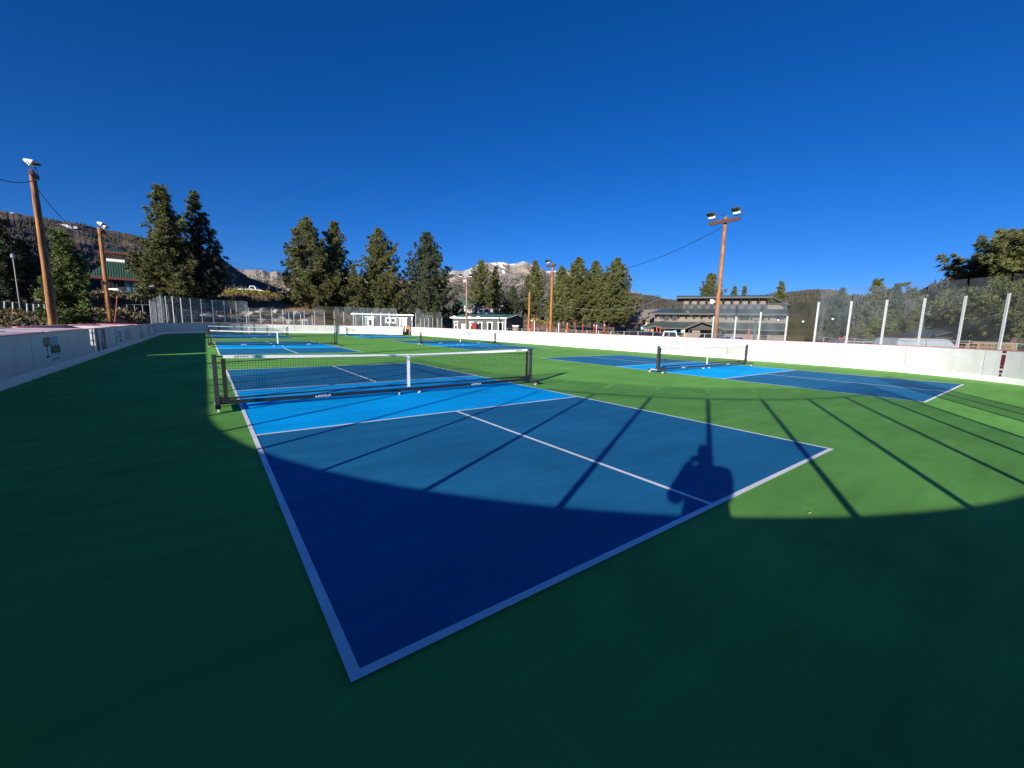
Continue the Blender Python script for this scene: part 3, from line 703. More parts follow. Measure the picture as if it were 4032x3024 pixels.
light_pole(-6.8, 46.5, 8.75, 'orange wooden light pole in front of the green roofed pavilion', 1, rad=.16, tilt=.5, lsize=.7)
light_pole(-6.6, 12.6, 8.5, 'light pole standing beside the left boards nearest the camera', 1, rad=.17)
light_pole(25.6, 11.65, 8.40, 'tall orange light pole with two floodlights on the right in front of the lodge', -1, arm=(-.95, .95), lamps=(-.75, .75), rad=.135, tilt=.5)
q = at(2175, 1075, 44)
light_pole(q[0], q[1], 8.1, 'reddish light pole with one floodlight in front of the dense pine group', -1, arm=(-.7, .8), lamps=(.45,), rad=.155)
q = at(1838, 1100, 60)
light_pole(q[0], q[1], 8.3, 'brown light pole in front of the grey shed with red doors', -1, arm=(-.8, .8), lamps=(-.7, .7), rad=.15, m='pole_wood_grey', azi=.9)
q = at(2084, 1200, 46)
t = light_pole(q[0], q[1], at(2085, 1151, 46)[2], 'short bare wooden pole without lamps beside the grey shed', -1, lamps=None, rad=.14)
t['group'] = 'bare poles'; t['category'] = 'pole'
# little camera box on the right hand pole and cable loop lamp on the left one
def small_box(parent, p, s, m, name):
    mb = MB(); mb.box(p[0]-s[0], p[1]-s[1], p[2]-s[2], p[0]+s[0], p[1]+s[1], p[2]+s[2]); part(mb, name, m, parent)
P3 = [o for o in bpy.data.objects if o.get('label', '').startswith('tall orange light pole')][0]
mb = MB(); b0 = np.array((25.30, 11.82, 3.30)); mb.tube([b0+(-.12, .12, .02), b0+(-.02, .02, .0), b0+(.1, -.07, 0)], [.14, .15, .09], 10); part(mb, 'speaker_horn', 'trim_white', P3, True)
P2 = [o for o in bpy.data.objects if o.get('label', '').startswith('orange wooden light pole')][0]
q = at(442, 1139, 48.3); mb = MB(); mb.tube([q+(-.28, .1, .02), q+(.1, 0, 0), q+(.38, -.02, -.03), q+(.5, -.02, -.03)], [.02, .10, .13, .03], 10); part(mb, 'speaker_horn', 'trim_white', P2, True)
def wire(pts, r, m, label, sag=0.0, name='overhead_wire'):
    a, b = np.array(pts[0], float), np.array(pts[-1], float); n = 24
    P = [a+(b-a)*i/n-np.array((0, 0, sag*4*(i/n)*(1-i/n))) for i in range(n+1)]
    c = a; mb = MB(); mb.tube(P, r, 5); mb.v = [tuple(np.array(v)-c) for v in mb.v]
    return tag(mb.build(name, m, None, False, c), label, 'wire')
wire([(-6.6, 12.6, 8.1), (-6.63, 29.1, 7.95)], .018, 'wire_dark', 'dark cable running left from the top of the leftmost light pole', 1.4)
wire([(-6.63, 29.1, 7.9), (-6.8, 46.5, 8.2)], .018, 'wire_dark', 'dark sagging cable between the two left light poles', 1.0)
wire([(25.6, 11.65, 7.9), tuple(at(2175, 1072, 44))], .02, 'wire_dark', 'long dark cable from the right light pole to the reddish pole', 1.3)
wire([at(905, 1032, 90), at(1120, 1066, 84)], .03, 'wire_dark', 'thin dark line crossing the sky left of the two joined pines', .3)
wire([at(2172, 1195, 44), at(2640, 1160, 62)], .02, 'wire_pale', 'pale low cable drooping in front of the dense pine group', 1.3)

# ------------------------------------------------------------------ conifers
def tuft_template(rnd, n=38):
    T = []
    for i in range(n):
        th = rnd.uniform(0, 6.283); ph = math.acos(rnd.uniform(-.35, 1)); d = np.array((math.sin(ph)*math.cos(th), math.sin(ph)*math.sin(th), math.cos(ph)*.9+.12))
        s = np.cross(d, (rnd.uniform(-1, 1), rnd.uniform(-1, 1), rnd.uniform(-1, 1))); s /= np.linalg.norm(s)
        l = rnd.uniform(.75, 1.15); w = rnd.uniform(.07, .125)
        T += [d*.05-s*w, d*.05+s*w, d*l]
    return np.array(T)
_r = random.Random(11)
TUFTS = [tuft_template(_r) for _ in range(6)]
def pine(base, H, Rad, seed, label, m='needles', clear=.06, prof='cone', dens=1.0, tuft=None, lean=0.0, asym=0.0, asym_az=0.0, bmin=None, group='pine trees around the rink', cat='pine tree', upturn=.38, flat=None):
    rnd = random.Random(seed); x, y, z = base
    t = thing('pine_tree', (x, y, z), label, cat, group)
    tm = MB(); n = 10
    lx, ly = lean*rnd.uniform(-1, 1)*H, lean*rnd.uniform(-1, 1)*H
    def axis(q): return np.array((lx*q*q+.01*H*math.sin(q*7+seed), ly*q*q+.01*H*math.cos(q*5+seed), H*q*.985))
    r0 = H*.0165+.05
    tm.tube([axis(i/n) for i in range(n+1)], [r0*(1.1-1.05*(i/n)) for i in range(n+1)], 8)
    P = {'cone': lambda q: (1-q)**.85*1.1, 'round': lambda q: (max(0., 1-q))**.5*min(1., .5+q*1.5), 'full': lambda q: (1-q)**.78*min(1., .72+q*1.9)*1.12, 'lop': lambda q: (1-q)**.3*(.85+.3*math.sin(q*11+seed)), 'spire': lambda q: (1-q)**.95}[prof]
    tr = tuft or (.24+.013*H); nb = int((30+H*3.9)*dens)
    C, Sx, Dr, Tn = [], [], [], []
    ga = rnd.uniform(0, 6.28)
    for i in range(nb):
        q = clear+(1-clear)*((i+rnd.random())/nb)**.95
        q = min(q, .985); az = ga+i*2.39996+rnd.uniform(-.6, .6)
        L = Rad*P((q-clear)/(1-clear))*rnd.choice((.55, .75, .9, 1.0, 1.08))*rnd.uniform(.88, 1.08)*(1+asym*math.cos(az-asym_az))
        if rnd.random() < .10: L *= 1.18
        L = max(L, tr*.9)
        a0 = axis(q); el = (flat if flat is not None else -.05+.65*q)+rnd.uniform(-.18, .2)
        h = np.array((math.cos(az), math.sin(az), 0))
        def bp(s): return a0+h*(L*s*math.cos(el))+np.array((0, 0, L*(s*math.sin(el)+upturn*s**2.6*(1-.4*q)-.08*math.sin(3.14*s))))
        br = max(.012, .012*L+.01)
        tm.tube([bp(0), bp(.35), bp(.7), bp(.97)], [br*1.5, br*1.1, br*.7, br*.3], 4, cap=False)
        nt_ = max(2, int(L/(tr*.62)))
        bt_ = rnd.uniform(.78, 1.18)
        for j in range(nt_):
            s = 1-(j/nt_)**1.1*.80+rnd.uniform(-.04, .03)
            sp = L*.13*(1.05-s)+tr*.42
            for kq in range(2 if s > .4 else 1):
                p = bp(min(1, s))+np.array((rnd.gauss(0, 1), rnd.gauss(0, 1), rnd.gauss(.3, .55)))*sp
                C.append(p); Sx.append(tr*rnd.uniform(.7, 1.15)); d = h*.7+np.array((rnd.gauss(0, .25), rnd.gauss(0, .25), .85)); Dr.append(d/np.linalg.norm(d)); Tn.append(bt_*rnd.uniform(.75, 1.2)*(1.0 if rnd.random() > .04 else 1.5))
    for i in range(int(6+H*.3)):
        C.append(axis(.90+.10*rnd.random())+np.array((rnd.gauss(0, .12), rnd.gauss(0, .12), tr*.3))); Sx.append(tr*.8); Dr.append(np.array((0, 0, 1.))); Tn.append(1.0)
    C = np.array(C); Sx = np.array(Sx); Dr = np.array(Dr); Tn = np.array(Tn); K = len(C)
    # frames
    ref = np.where(np.abs(Dr[:, 2:3]) > .95, np.array([[1., 0, 0]]), np.array([[0, 0, 1.]])); e1 = np.cross(Dr, ref); e1 /= np.linalg.norm(e1, axis=1, keepdims=True); e2 = np.cross(Dr, e1)
    ang = np.array([rnd.uniform(0, 6.28) for _ in range(K)]); ca, sa = np.cos(ang)[:, None], np.sin(ang)[:, None]
    f1, f2 = e1*ca+e2*sa, -e1*sa+e2*ca
    which = np.array([rnd.randrange(len(TUFTS)) for _ in range(K)])
    V = np.empty((K, len(TUFTS[0]), 3))
    for w in range(len(TUFTS)):
        k = which == w
        if not k.any(): continue
        T = TUFTS[w]
        V[k] = C[k][:, None, :]+Sx[k][:, None, None]*(T[None, :, 0:1]*f1[k][:, None, :]+T[None, :, 1:2]*f2[k][:, None, :]+T[None, :, 2:3]*Dr[k][:, None, :])
    tri_mesh('crown', V.reshape(-1, 3), np.repeat(Tn, len(TUFTS[0])//3), m, t)
    tm.build('trunk', 'bark', t, True)
    return t
def tri_mesh(name, V, tint, m, parent=None, loc=None, warm=.12, seed=0):
    n = len(V)//3; me = bpy.data.meshes.new(name)
    me.vertices.add(len(V)); me.vertices.foreach_set('co', V.astype(np.float32).ravel())
    me.loops.add(len(V)); me.loops.foreach_set('vertex_index', np.arange(len(V), dtype=np.int32))
    me.polygons.add(n); me.polygons.foreach_set('loop_start', np.arange(0, len(V), 3, dtype=np.int32)); me.polygons.foreach_set('loop_total', np.full(n, 3, np.int32))
    a = me.color_attributes.new('tint', 'FLOAT_COLOR', 'CORNER')
    rs = np.random.RandomState(len(V) % 9973+seed); w = rs.uniform(1-warm, 1+warm, n)
    c = np.stack([tint*w, tint, tint*(2-w), np.ones(n)], -1) if tint.ndim == 1 else np.concatenate([tint, np.ones((n, 1))], 1)
    a.data.foreach_set('color', np.repeat(c, 3, 0).astype(np.float32).ravel())
    me.materials.append(MATS[m]); me.update(); me.validate()
    return link(name, me, parent, loc)
def pine_px(u, vtop, hw, vbase, d, seed, label, **k):
    b = at(u, vbase, d); z = tz(b)
    top = at(u, vtop, d); th = math.atan(abs(u-2016)/FPX)
    # width on screen stretches with the angle off the axis
    depth = (np.array(b)-CAM)@f_; w = 1.08*hw*depth/FPX*math.cos(th)
    return pine((b[0], b[1], z-.1), top[2]-z+.1, w, seed, label, **k)
# left
pine_px(-30, 742, 200, 1235, 60, 1, 'very dark, shaded tall pine cut by the left edge of the view', m='needles_dark', prof='full', dens=2.0, clear=.03)  # dark needles put the shade on this pine into its colour
pine_px(60, 985, 110, 1240, 66, 41, 'low dark pine filling the gap behind the grey street light', m='needles_dark', prof='round', dens=1.6, clear=.03)
pine_px(118, 958, 100, 1235, 62, 2, 'dark pine half hidden behind the leftmost light pole', m='needles_dark', prof='cone')
pine_px(284, 928, 118, 1262, 40, 3, 'bright green young pine between the two left light poles', m='needles_bright', prof='cone', dens=2.6, clear=.02, tuft=.28)
pine_px(680, 742, 134, 1200, 74, 4, 'biggest pine of the left pair beside the pavilion', prof='full', dens=1.75, clear=.03, asym=.12, asym_az=3.6)
pine_px(802, 765, 118, 1205, 77, 5, 'shadow-dark slim pine joined to the right of the biggest left pine', m='needles_dark', prof='cone', dens=1.3, clear=.04)  # darker needle colour carries the shadow of the bigger pine beside it
# middle
pine_px(1222, 862, 126, 1240, 80, 6, 'dense pine with the highest top of the middle row, left one of a joined pair', prof='full', dens=1.75, clear=.03)
pine_px(1326, 874, 104, 1240, 83, 7, 'right hand pine of the joined middle pair', prof='cone', dens=1.5, clear=.04)
pine_px(1395, 1045, 42, 1240, 80, 8, 'small young pine in the gap of the middle row', prof='cone', clear=.03)
pine_px(1498, 903, 126, 1238, 84, 9, 'wide dark-hearted pine above the small grey hut', prof='full', dens=1.6, clear=.06)
pine_px(1685, 917, 128, 1250, 82, 10, 'loose ragged pine right of the small grey hut', prof='full', dens=1.25, clear=.08, m='needles_dark')
pine_px(1800, 1184, 24, 1240, 98, 11, 'small bright pine in front of the green roofed house', prof='cone', m='needles_bright', clear=.02)
pine_px(1893, 1026, 72, 1240, 122, 12, 'pine standing behind the grey shed in front of the mountain', prof='full', dens=1.3)
pine_px(1948, 1050, 40, 1240, 127, 13, 'narrow pine close behind the pine over the grey shed', prof='cone', dens=1.1, m='needles_dark')
pine_px(2016, 1128, 44, 1265, 112, 14, 'low dark pine above the right end of the grey shed', prof='full', m='needles_dark')
pine_px(2102, 1026, 62, 1262, 118, 15, 'slim pine between the short bare pole and the reddish light pole', prof='cone', dens=1.2)
pine_px(2205, 1050, 66, 1302, 98, 16, 'left shoulder pine of the dense group behind the reddish light pole', prof='full', dens=1.4, clear=.1)
pine_px(2266, 1016, 86, 1302, 92, 17, 'tallest pine of the dense group by the reddish light pole', prof='full', dens=1.6, clear=.12)
pine_px(2333, 1030, 76, 1302, 96, 18, 'middle pine of the dense group behind the orange marker poles', prof='full', dens=1.5, clear=.14)
pine_px(2415, 1018, 92, 1302, 94, 19, 'right hand pine of the dense group beside the tan building', prof='full', dens=1.5, clear=.12)
pine_px(2375, 1075, 50, 1302, 90, 20, 'low front pine of the dense group', prof='round', dens=1.3, clear=.2)
pine_px(2788, 1082, 68, 1240, 132, 21, 'round topped pine behind the lodge roof at the light pole', prof='round', dens=1.6)
pine_px(2883, 1130, 32, 1240, 136, 22, 'small round pine behind the lodge roof', prof='round')
pine_px(2922, 1128, 17, 1240, 140, 23, 'narrow little pine behind the lodge roof', prof='cone')
pine_px(3062, 1112, 52, 1240, 128, 24, 'pine rising behind the right end of the lodge', prof='full', dens=1.3)
# right, through the glass
pine_px(3290, 1142, 60, 1345, 92, 25, 'hazy pine seen through the first tall glass pane', prof='full', dens=1.4, m='needles_dark')
pine_px(3425, 1105, 92, 1345, 82, 26, 'pine with twin tops seen through the glass right of the hazy pine', prof='full', dens=1.6)
pine_px(3505, 1122, 58, 1345, 88, 27, 'broad pine leaning on the twin topped pine behind the glass', prof='full', dens=1.4, m='needles_dark')
pine_px(3600, 1205, 60, 1340, 120, 28, 'low pine behind the small slate roofed kiosk', prof='full', dens=1.3)
pine_px(3690, 1200, 70, 1345, 78, 29, 'dark low pine behind the white van', prof='round', dens=1.4, m='needles_dark')
pine_px(3820, 1030, 200, 1345, 46, 30, 'leaning pine with a low drooping crown left of the big right pine', prof='lop', dens=2.2, clear=.3, flat=.05, tuft=.30, asym=.3, asym_az=2.3)
pine_px(3995, 912, 265, 1345, 42, 31, 'big spreading pine at the right edge of the view', prof='lop', dens=3.0, clear=.25, flat=.12, tuft=.30, asym=.2, asym_az=2.2)
pine_px(3900, 1085, 170, 1345, 54, 33, 'shaggy pine filling the gap between the two right hand pines', prof='full', dens=1.6, clear=.05, m='needles_dark')
pine_px(4140, 950, 160, 1345, 48, 32, 'pine half cut by the right edge of the view', prof='full', dens=1.5)

# ------------------------------------------------------------------ mountains and ridges
def rock_mat(name, stops, scale, rough=0.95, bump=1.0, bdist=20.0, stretch=(1, 1, 1), lo=.3, hi=.7, detail=10):
    m = bpy.data.materials.new(name); m.use_nodes = True; nt = m.node_tree; n = nt.nodes; l = nt.links; b = n['Principled BSDF']
    b.inputs['Roughness'].default_value = rough; b.inputs['Specular IOR Level'].default_value = 0.1
    tc = n.new('ShaderNodeTexCoord'); mp = n.new('ShaderNodeMapping'); mp.inputs['Scale'].default_value = stretch; l.new(tc.outputs['Object'], mp.inputs[0])
    t = n.new('ShaderNodeTexNoise'); t.inputs['Scale'].default_value = scale; t.inputs['Detail'].default_value = detail; t.inputs['Roughness'].default_value = 0.68; l.new(mp.outputs[0], t.inputs['Vector'])
    a = n.new('ShaderNodeAttribute'); a.attribute_name = 'hgt'
    ad = n.new('ShaderNodeMath'); ad.operation = 'MULTIPLY_ADD'; ad.inputs[1].default_value = 1.0; l.new(t.outputs['Fac'], ad.inputs[0])
    hh = n.new('ShaderNodeMath'); hh.operation = 'MULTIPLY_ADD'; hh.inputs[1].default_value = 0.62; hh.inputs[2].default_value = -0.28; l.new(a.outputs['Fac'], hh.inputs[0]); l.new(hh.outputs[0], ad.inputs[2])
    cr = n.new('ShaderNodeValToRGB'); e = cr.color_ramp.elements
    while len(e) > 1: e.remove(e[-1])
    e[0].position, e[0].color = stops[0][0], (*stops[0][1], 1)
    for p, c in stops[1:]: q = e.new(p); q.color = (*c, 1)
    l.new(ad.outputs[0], cr.inputs[0]); l.new(cr.outputs[0], b.inputs['Base Color'])
    t2 = n.new('ShaderNodeTexNoise'); t2.inputs['Scale'].default_value = scale*6; t2.inputs['Detail'].default_value = 6; l.new(tc.outputs['Object'], t2.inputs['Vector'])
    bp_ = n.new('ShaderNodeBump'); bp_.inputs['Strength'].default_value = bump; bp_.inputs['Distance'].default_value = bdist; l.new(t2.outputs['Fac'], bp_.inputs['Height']); l.new(bp_.outputs[0], b.inputs['Normal'])
    MATS[name] = m
RIDGES = {}
def ridge(name, prof, dcrest, dbase, m, rough_amp, seed, nrow=80, du=2.5, zb=None, shape=1.25, gully=1.0):
    us = np.arange(prof[0][0], prof[-1][0]+.1, du); vv = np.interp(us, [p[0] for p in prof], [p[1] for p in prof])
    vs, hg = [], []
    dc = np.interp(us, [prof[0][0], prof[-1][0]], dcrest) if isinstance(dcrest, (tuple, list)) else np.full(len(us), float(dcrest))
    db = np.interp(us, [prof[0][0], prof[-1][0]], dbase) if isinstance(dbase, (tuple, list)) else np.full(len(us), float(dbase))
    rows = np.concatenate([np.linspace(0, 1, nrow), [1.06, 1.15, 1.35]])
    for i, (u, v) in enumerate(zip(us, vv)):
        top = at(u, v, dc[i]); r = ray(u, 1284); dr = r[:2]/math.hypot(r[0], r[1])
        top[2] += (fbm(np.array(u/14.0), np.array(seed*3.1), 4, seed))*rough_amp*.05
        for t in rows:
            d = db[i]+(dc[i]-db[i])*min(t, 1)+(dc[i]-db[i])*max(0, t-1)
            x, y = CAM[0]+dr[0]*d, CAM[1]+dr[1]*d
            z0 = 25 if zb is None else zb
            if t <= 1:
                z = z0+(top[2]-z0)*t**shape
                w = 4*t*(1-t)
                g = fbm(np.array(x/(dc[i]*.055)), np.array(y/(dc[i]*.055)), 5, seed)
                z += float(g)*rough_amp*gully*(w*.9+.02)*(1 if t < .999 else 0)
            else: z = top[2]-(t-1)*(top[2]-z0)*1.6
            vs.append((x, y, z)); hg.append(min(1, t))
    nr = len(rows); fs = [(i*nr+j, (i+1)*nr+j, (i+1)*nr+j+1, i*nr+j+1) for i in range(len(us)-1) for j in range(nr-1)]
    me = bpy.data.meshes.new(name); me.from_pydata(vs, [], fs); me.materials.append(MATS[m]); a = me.attributes.new('hgt', 'FLOAT', 'POINT'); a.data.foreach_set('value', hg)
    me.polygons.foreach_set('use_smooth', [True]*len(me.polygons))
    o = tag(link(name, me), kind='structure')
    RIDGES[name+str(seed)] = (BVHTree.FromPolygons(vs, fs), o)
    return o
DK, DG, GT, TN, PL, RD = (.030, .032, .028), (.055, .052, .045), (.095, .08, .068), (.15, .122, .10), (.24, .215, .19), (.20, .12, .085)
rock_mat('ridge_forest', [(0.0, (.045, .047, .042)), (.46, (.058, .056, .050)), (.58, (.085, .074, .064)), (.72, (.12, .092, .076)), (.95, (.13, .10, .085))], .006, bdist=5)  # ramp lightened to stand in for air haze on the left ridge
rock_mat('ridge_grey', [(0.0, DK), (.36, DG), (.50, GT), (.62, TN), (.75, PL)], .0035, bdist=25)
rock_mat('peak_rock', [(0.0, DK), (.40, (.045, .045, .040)), (.50, (.12, .11, .10)), (.60, (.18, .165, .15)), (.70, (.20, .15, .125)), (.76, (.25, .225, .205)), (.9, (.38, .37, .365))], .0028, bdist=30, stretch=(1, 1, .55))
rock_mat('hill_brush', [(0.0, (.035, .033, .026)), (.45, (.065, .055, .042)), (.6, (.105, .085, .065)), (.9, (.14, .115, .09))], .02, bdist=5)
rock_mat('hill_rocky', [(0.0, (.03, .03, .024)), (.48, (.055, .05, .04)), (.6, (.14, .12, .10)), (.9, (.24, .205, .17))], .02, bdist=6)
ridge('left_ridge', [(-420, 745), (-200, 790), (0, 826), (60, 838), (130, 849), (230, 869), (370, 889), (430, 905), (560, 928), (620, 946), (700, 962), (790, 985), (870, 1008), (886, 1015), (911, 1033), (931, 1049), (958, 1070), (990, 1092), (1029, 1107), (1088, 1128), (1142, 1147), (1200, 1160)], (2600, 3000), (700, 2200), 'ridge_forest', 40, 5, gully=1.0)
ridge('far_ridge', [(880, 1045), (930, 1055), (975, 1064), (1010, 1062), (1050, 1065), (1075, 1074), (1100, 1068), (1140, 1079), (1200, 1085), (1300, 1080), (1450, 1090), (1600, 1100), (1760, 1110)], 6200, 4200, 'ridge_grey', 120, 8)
ridge('mountain', [(1560, 1120), (1680, 1098), (1740, 1084), (1770, 1072), (1782, 1064), (1824, 1067), (1845, 1059), (1869, 1046), (1890, 1041), (1914, 1034), (1950, 1032), (1981, 1031), (2003, 1038), (2028, 1037), (2040, 1033), (2055, 1029.5), (2068, 1031), (2080, 1037), (2100, 1043), (2123, 1052), (2136, 1060), (2143, 1067), (2160, 1069), (2172, 1068), (2197, 1062), (2230, 1066), (2300, 1085), (2380, 1110), (2460, 1140), (2560, 1168)], 7200, 3600, 'peak_rock', 150, 12, nrow=110, du=2.5, gully=1.0, shape=1.15)
ridge('brush_hill', [(2280, 1130), (2380, 1138), (2440, 1146), (2476, 1153), (2523, 1162), (2575, 1173), (2621, 1179), (2662, 1183), (2800, 1190), (2950, 1178), (3060, 1162), (3110, 1153), (3191, 1147), (3240, 1153), (3334, 1163), (3380, 1166), (3480, 1174), (3560, 1182), (3640, 1190)], (1900, 1500), (500, 420), 'hill_brush', 26, 21, zb=12, shape=1.0)
ridge('rocky_hill', [(3380, 1200), (3460, 1185), (3543, 1167), (3590, 1152), (3634, 1136), (3683, 1110), (3744, 1090), (3820, 1066), (3900, 1046), (4032, 1010), (4200, 985), (4500, 975)], (1000, 900), (260, 240), 'hill_rocky', 26, 31, zb=6, shape=1.1)
def drape(poly, key, name, m, off, step=3.0):
    """a patch lying on a mountainside: the outline is found by sighting along rays onto the slope"""
    bv, o = RIDGES[key]
    us = [p[0] for p in poly]; vs_ = [p[1] for p in poly]
    def inside(u, v):
        c = False; n = len(poly)
        for i in range(n):
            (x1, y1), (x2, y2) = poly[i], poly[i-1]
            if (y1 > v) != (y2 > v) and u < (x2-x1)*(v-y1)/(y2-y1)+x1: c = not c
        return c
    nu = int((max(us)-min(us))/step)+2; nv = int((max(vs_)-min(vs_))/(step*.6))+2; idx = {}; V = []; F = []
    for i in range(nu):
        for j in range(nv):
            u = min(us)+i*step; v = min(vs_)+j*step*.6
            h = bv.ray_cast(Vector(CAM), Vector(ray(u, v)).normalized())
            if h[0] is not None and h[3] > 100: nrm = h[1] if h[1].z > 0 else -h[1]; idx[i, j] = len(V); V.append(tuple(h[0]+nrm*off))
    for i in range(nu-1):
        for j in range(nv-1):
            if all(q in idx for q in ((i, j), (i+1, j), (i+1, j+1), (i, j+1))) and inside(min(us)+(i+.5)*step, min(vs_)+(j+.5)*step*.6):
                a = [idx[i, j], idx[i+1, j], idx[i+1, j+1], idx[i, j+1]]
                P = [np.array(V[k]) for k in a]
                if max(np.linalg.norm(P[k]-P[k-1]) for k in range(4)) < 400: F.append(a)
    if F:
        me = bpy.data.meshes.new(name); me.from_pydata(V, [], F); me.materials.append(MATS[m]); tag(link(name, me), kind='structure')
drape([(231, 883), (262, 887), (288, 893), (314, 896), (314, 901), (288, 905), (268, 899), (246, 889)], 'left_ridge5', 'snow_patch', 'snow', 2.5, 2.0)
drape([(37, 838), (57, 840), (57, 843), (44, 842)], 'left_ridge5', 'snow_patch', 'snow', 2.5, 1.5)
drape([(1960, 1034), (1985, 1035), (2004, 1043), (1992, 1044), (1978, 1040), (1980, 1052), (1992, 1056), (1986, 1058), (1970, 1052), (1962, 1042)], 'mountain12', 'snow_patch', 'snow', 5, 1.5)
drape([(2045, 1034), (2060, 1031), (2072, 1033), (2062, 1035)], 'mountain12', 'snow_patch', 'snow', 5, 1.5)
for pl_ in ([(1930, 1038), (1950, 1036), (1962, 1043), (1950, 1046)], [(2003, 1041), (2025, 1040), (2030, 1043), (2008, 1045)], [(2085, 1045), (2100, 1048), (2118, 1056), (2104, 1055)], [(1905, 1044), (1915, 1041), (1912, 1052), (1903, 1054)], [(2150, 1070), (2190, 1067), (2186, 1072), (2152, 1074)], [(1822, 1100), (1838, 1098), (1835, 1112), (1824, 1114)], [(1975, 1066), (1983, 1064), (1990, 1078), (1982, 1080)]):
    drape(pl_, 'mountain12', 'snow_patch', 'snow', 5, 1.5)
mat('scree', (.27, .215, .165), 0.95, var=.15, scale=.004)
drape([(2028, 1045), (2045, 1050), (2066, 1062), (2095, 1072), (2080, 1082), (2062, 1078), (2056, 1066), (2040, 1055)], 'mountain12', 'scree_slope', 'scree', 4, 2)
drape([(1992, 1148), (2030, 1122), (2062, 1108), (2078, 1104), (2078, 1110), (2040, 1128), (2005, 1150)], 'mountain12', 'scree_slope', 'scree', 4, 2)
drape([(1880, 1040), (1930, 1034), (1990, 1033), (1990, 1036), (1935, 1038), (1885, 1046)], 'mountain12', 'scree_slope', 'scree', 4, 2)

# far woods: many small conifers as one mass per slope
def woods(name, spots, hmin, hmax, seed, dark=1.0):
    rs = np.random.RandomState(seed); n = len(spots); P = np.array(spots); H = rs.uniform(hmin, hmax, n); Wd = H*rs.uniform(.16, .25, n); K = 5
    V = []; T = []
    a0 = rs.uniform(0, 6.28, n)
    for lay, (zb, zt, w) in enumerate(((.04, .6, 1.0), (.35, .85, .72), (.62, 1.02, .42))):
        for k in range(K):
            a1, a2 = a0+6.283*k/K+lay*.4, a0+6.283*(k+1)/K+lay*.4; j1 = rs.uniform(.75, 1.2, n); j2 = rs.uniform(.75, 1.2, n)
            p0 = np.stack([P[:, 0]+Wd*w*j1*np.cos(a1), P[:, 1]+Wd*w*j1*np.sin(a1), P[:, 2]+H*zb], -1)
            p1 = np.stack([P[:, 0]+Wd*w*j2*np.cos(a2), P[:, 1]+Wd*w*j2*np.sin(a2), P[:, 2]+H*zb], -1)
            p2 = np.stack([P[:, 0], P[:, 1], P[:, 2]+H*zt], -1)
            V.append(np.stack([p0, p1, p2], 1)); T.append(rs.uniform(.75, 1.25, n)*dark)
    V = np.concatenate(V).reshape(-1, 3); T = np.concatenate(T)
    o = tri_mesh(name, V, T, 'far_forest'); tag(o, kind='stuff'); return o
rs = np.random.RandomState(4)
spots = []
for _ in range(5200):
    u = rs.uniform(820, 3650); d = 230*(1300/230)**rs.uniform(0, 1); r = ray(u, 1284); q = np.array((r[0], r[1]))/math.hypot(r[0], r[1])*d+CAM[:2]
    spots.append((q[0], q[1], tz(q)-.5))
woods('distant_woods', spots, 7, 15, 1)
def slope_spots(key, n, u0, u1, v0, v1, seed, thin=None):
    rs = np.random.RandomState(seed); bv, o = RIDGES[key]; out = []
    for _ in range(n):
        u, v = rs.uniform(u0, u1), rs.uniform(v0, v1); h = bv.ray_cast(Vector(CAM), Vector(ray(u, v)).normalized())
        if h[0] is None: continue
        if thin is not None and fbm(np.array(u/38.), np.array(v/22.), 3, seed) < thin: continue
        out.append((h[0].x, h[0].y, h[0].z-1.5))
    return out
woods('ridge_woods', slope_spots('left_ridge5', 11000, -100, 1150, 862, 1240, 2, -.25), 9, 17, 2, 1.0)
woods('hill_woods', slope_spots('brush_hill21', 4200, 2300, 3640, 1146, 1290, 3, -.25), 5, 11, 3, 1.0)
woods('rocky_hill_woods', slope_spots('rocky_hill31', 2200, 3380, 4080, 1000, 1320, 6, -.05), 3.5, 7.5, 4, 1.0)
woods('mountain_woods', slope_spots('mountain12', 6000, 1620, 2440, 1088, 1250, 7, -.10), 16, 36, 5, .9)
woods('far_ridge_woods', slope_spots('far_ridge8', 1500, 900, 1750, 1080, 1200, 8, -.05), 18, 34, 6, .9)

# ------------------------------------------------------------------ shrubs, grass and boulders on the bank
def shrubs(name, n, seed, pick, size, cols, m='sage', k=26):
    rs = np.random.RandomState(seed); V = []; T = []
    for _ in range(n):
        p = pick(rs)
        if p is None: continue
        x, y = p
        if in_rink(x, y): continue
        z = tz(p); s = rs.uniform(*size); col = np.array(cols[rs.randint(len(cols))])*rs.uniform(.75, 1.25)
        for _ in range(k):
            d = rs.normal(size=3); d[2] = abs(d[2])*.8+.2; d /= np.linalg.norm(d)
            o = np.array((x, y, z))+d*s*rs.uniform(.15, .9)*np.array((1, 1, .7)); t = np.cross(d, rs.normal(size=3)); t /= np.linalg.norm(t); l = s*rs.uniform(.25, .5); w = s*rs.uniform(.10, .2)
            V += [o-t*w, o+t*w, o+d*l]; T.append(col*rs.uniform(.8, 1.2))
    o = tri_mesh(name, np.array(V), np.array(T), m); return tag(o, kind='stuff')
def band(u0, u1, d0, d1):
    def f(rs):
        u = rs.uniform(u0, u1); d = rs.uniform(d0, d1); r = ray(u, 1284); q = np.array((r[0], r[1]))/math.hypot(r[0], r[1])*d+CAM[:2]
        return (q[0], q[1])
    return f
SAGE = [(.9, .92, .95), (1.1, 1.0, .8), (.75, .7, .6), (1.2, 1.15, .9)]
GOLD = [(2.2, 1.6, .35), (1.6, 1.5, .4), (1.0, 1.05, .5)]
shrubs('sagebrush', 560, 1, band(620, 1420, 79, 99), (.35, .85), SAGE)
shrubs('sagebrush', 170, 11, band(620, 1420, 64, 80), (.25, .6), SAGE)
shrubs('golden_brush', 260, 2, band(900, 1420, 90, 100), (.5, 1.0), GOLD)
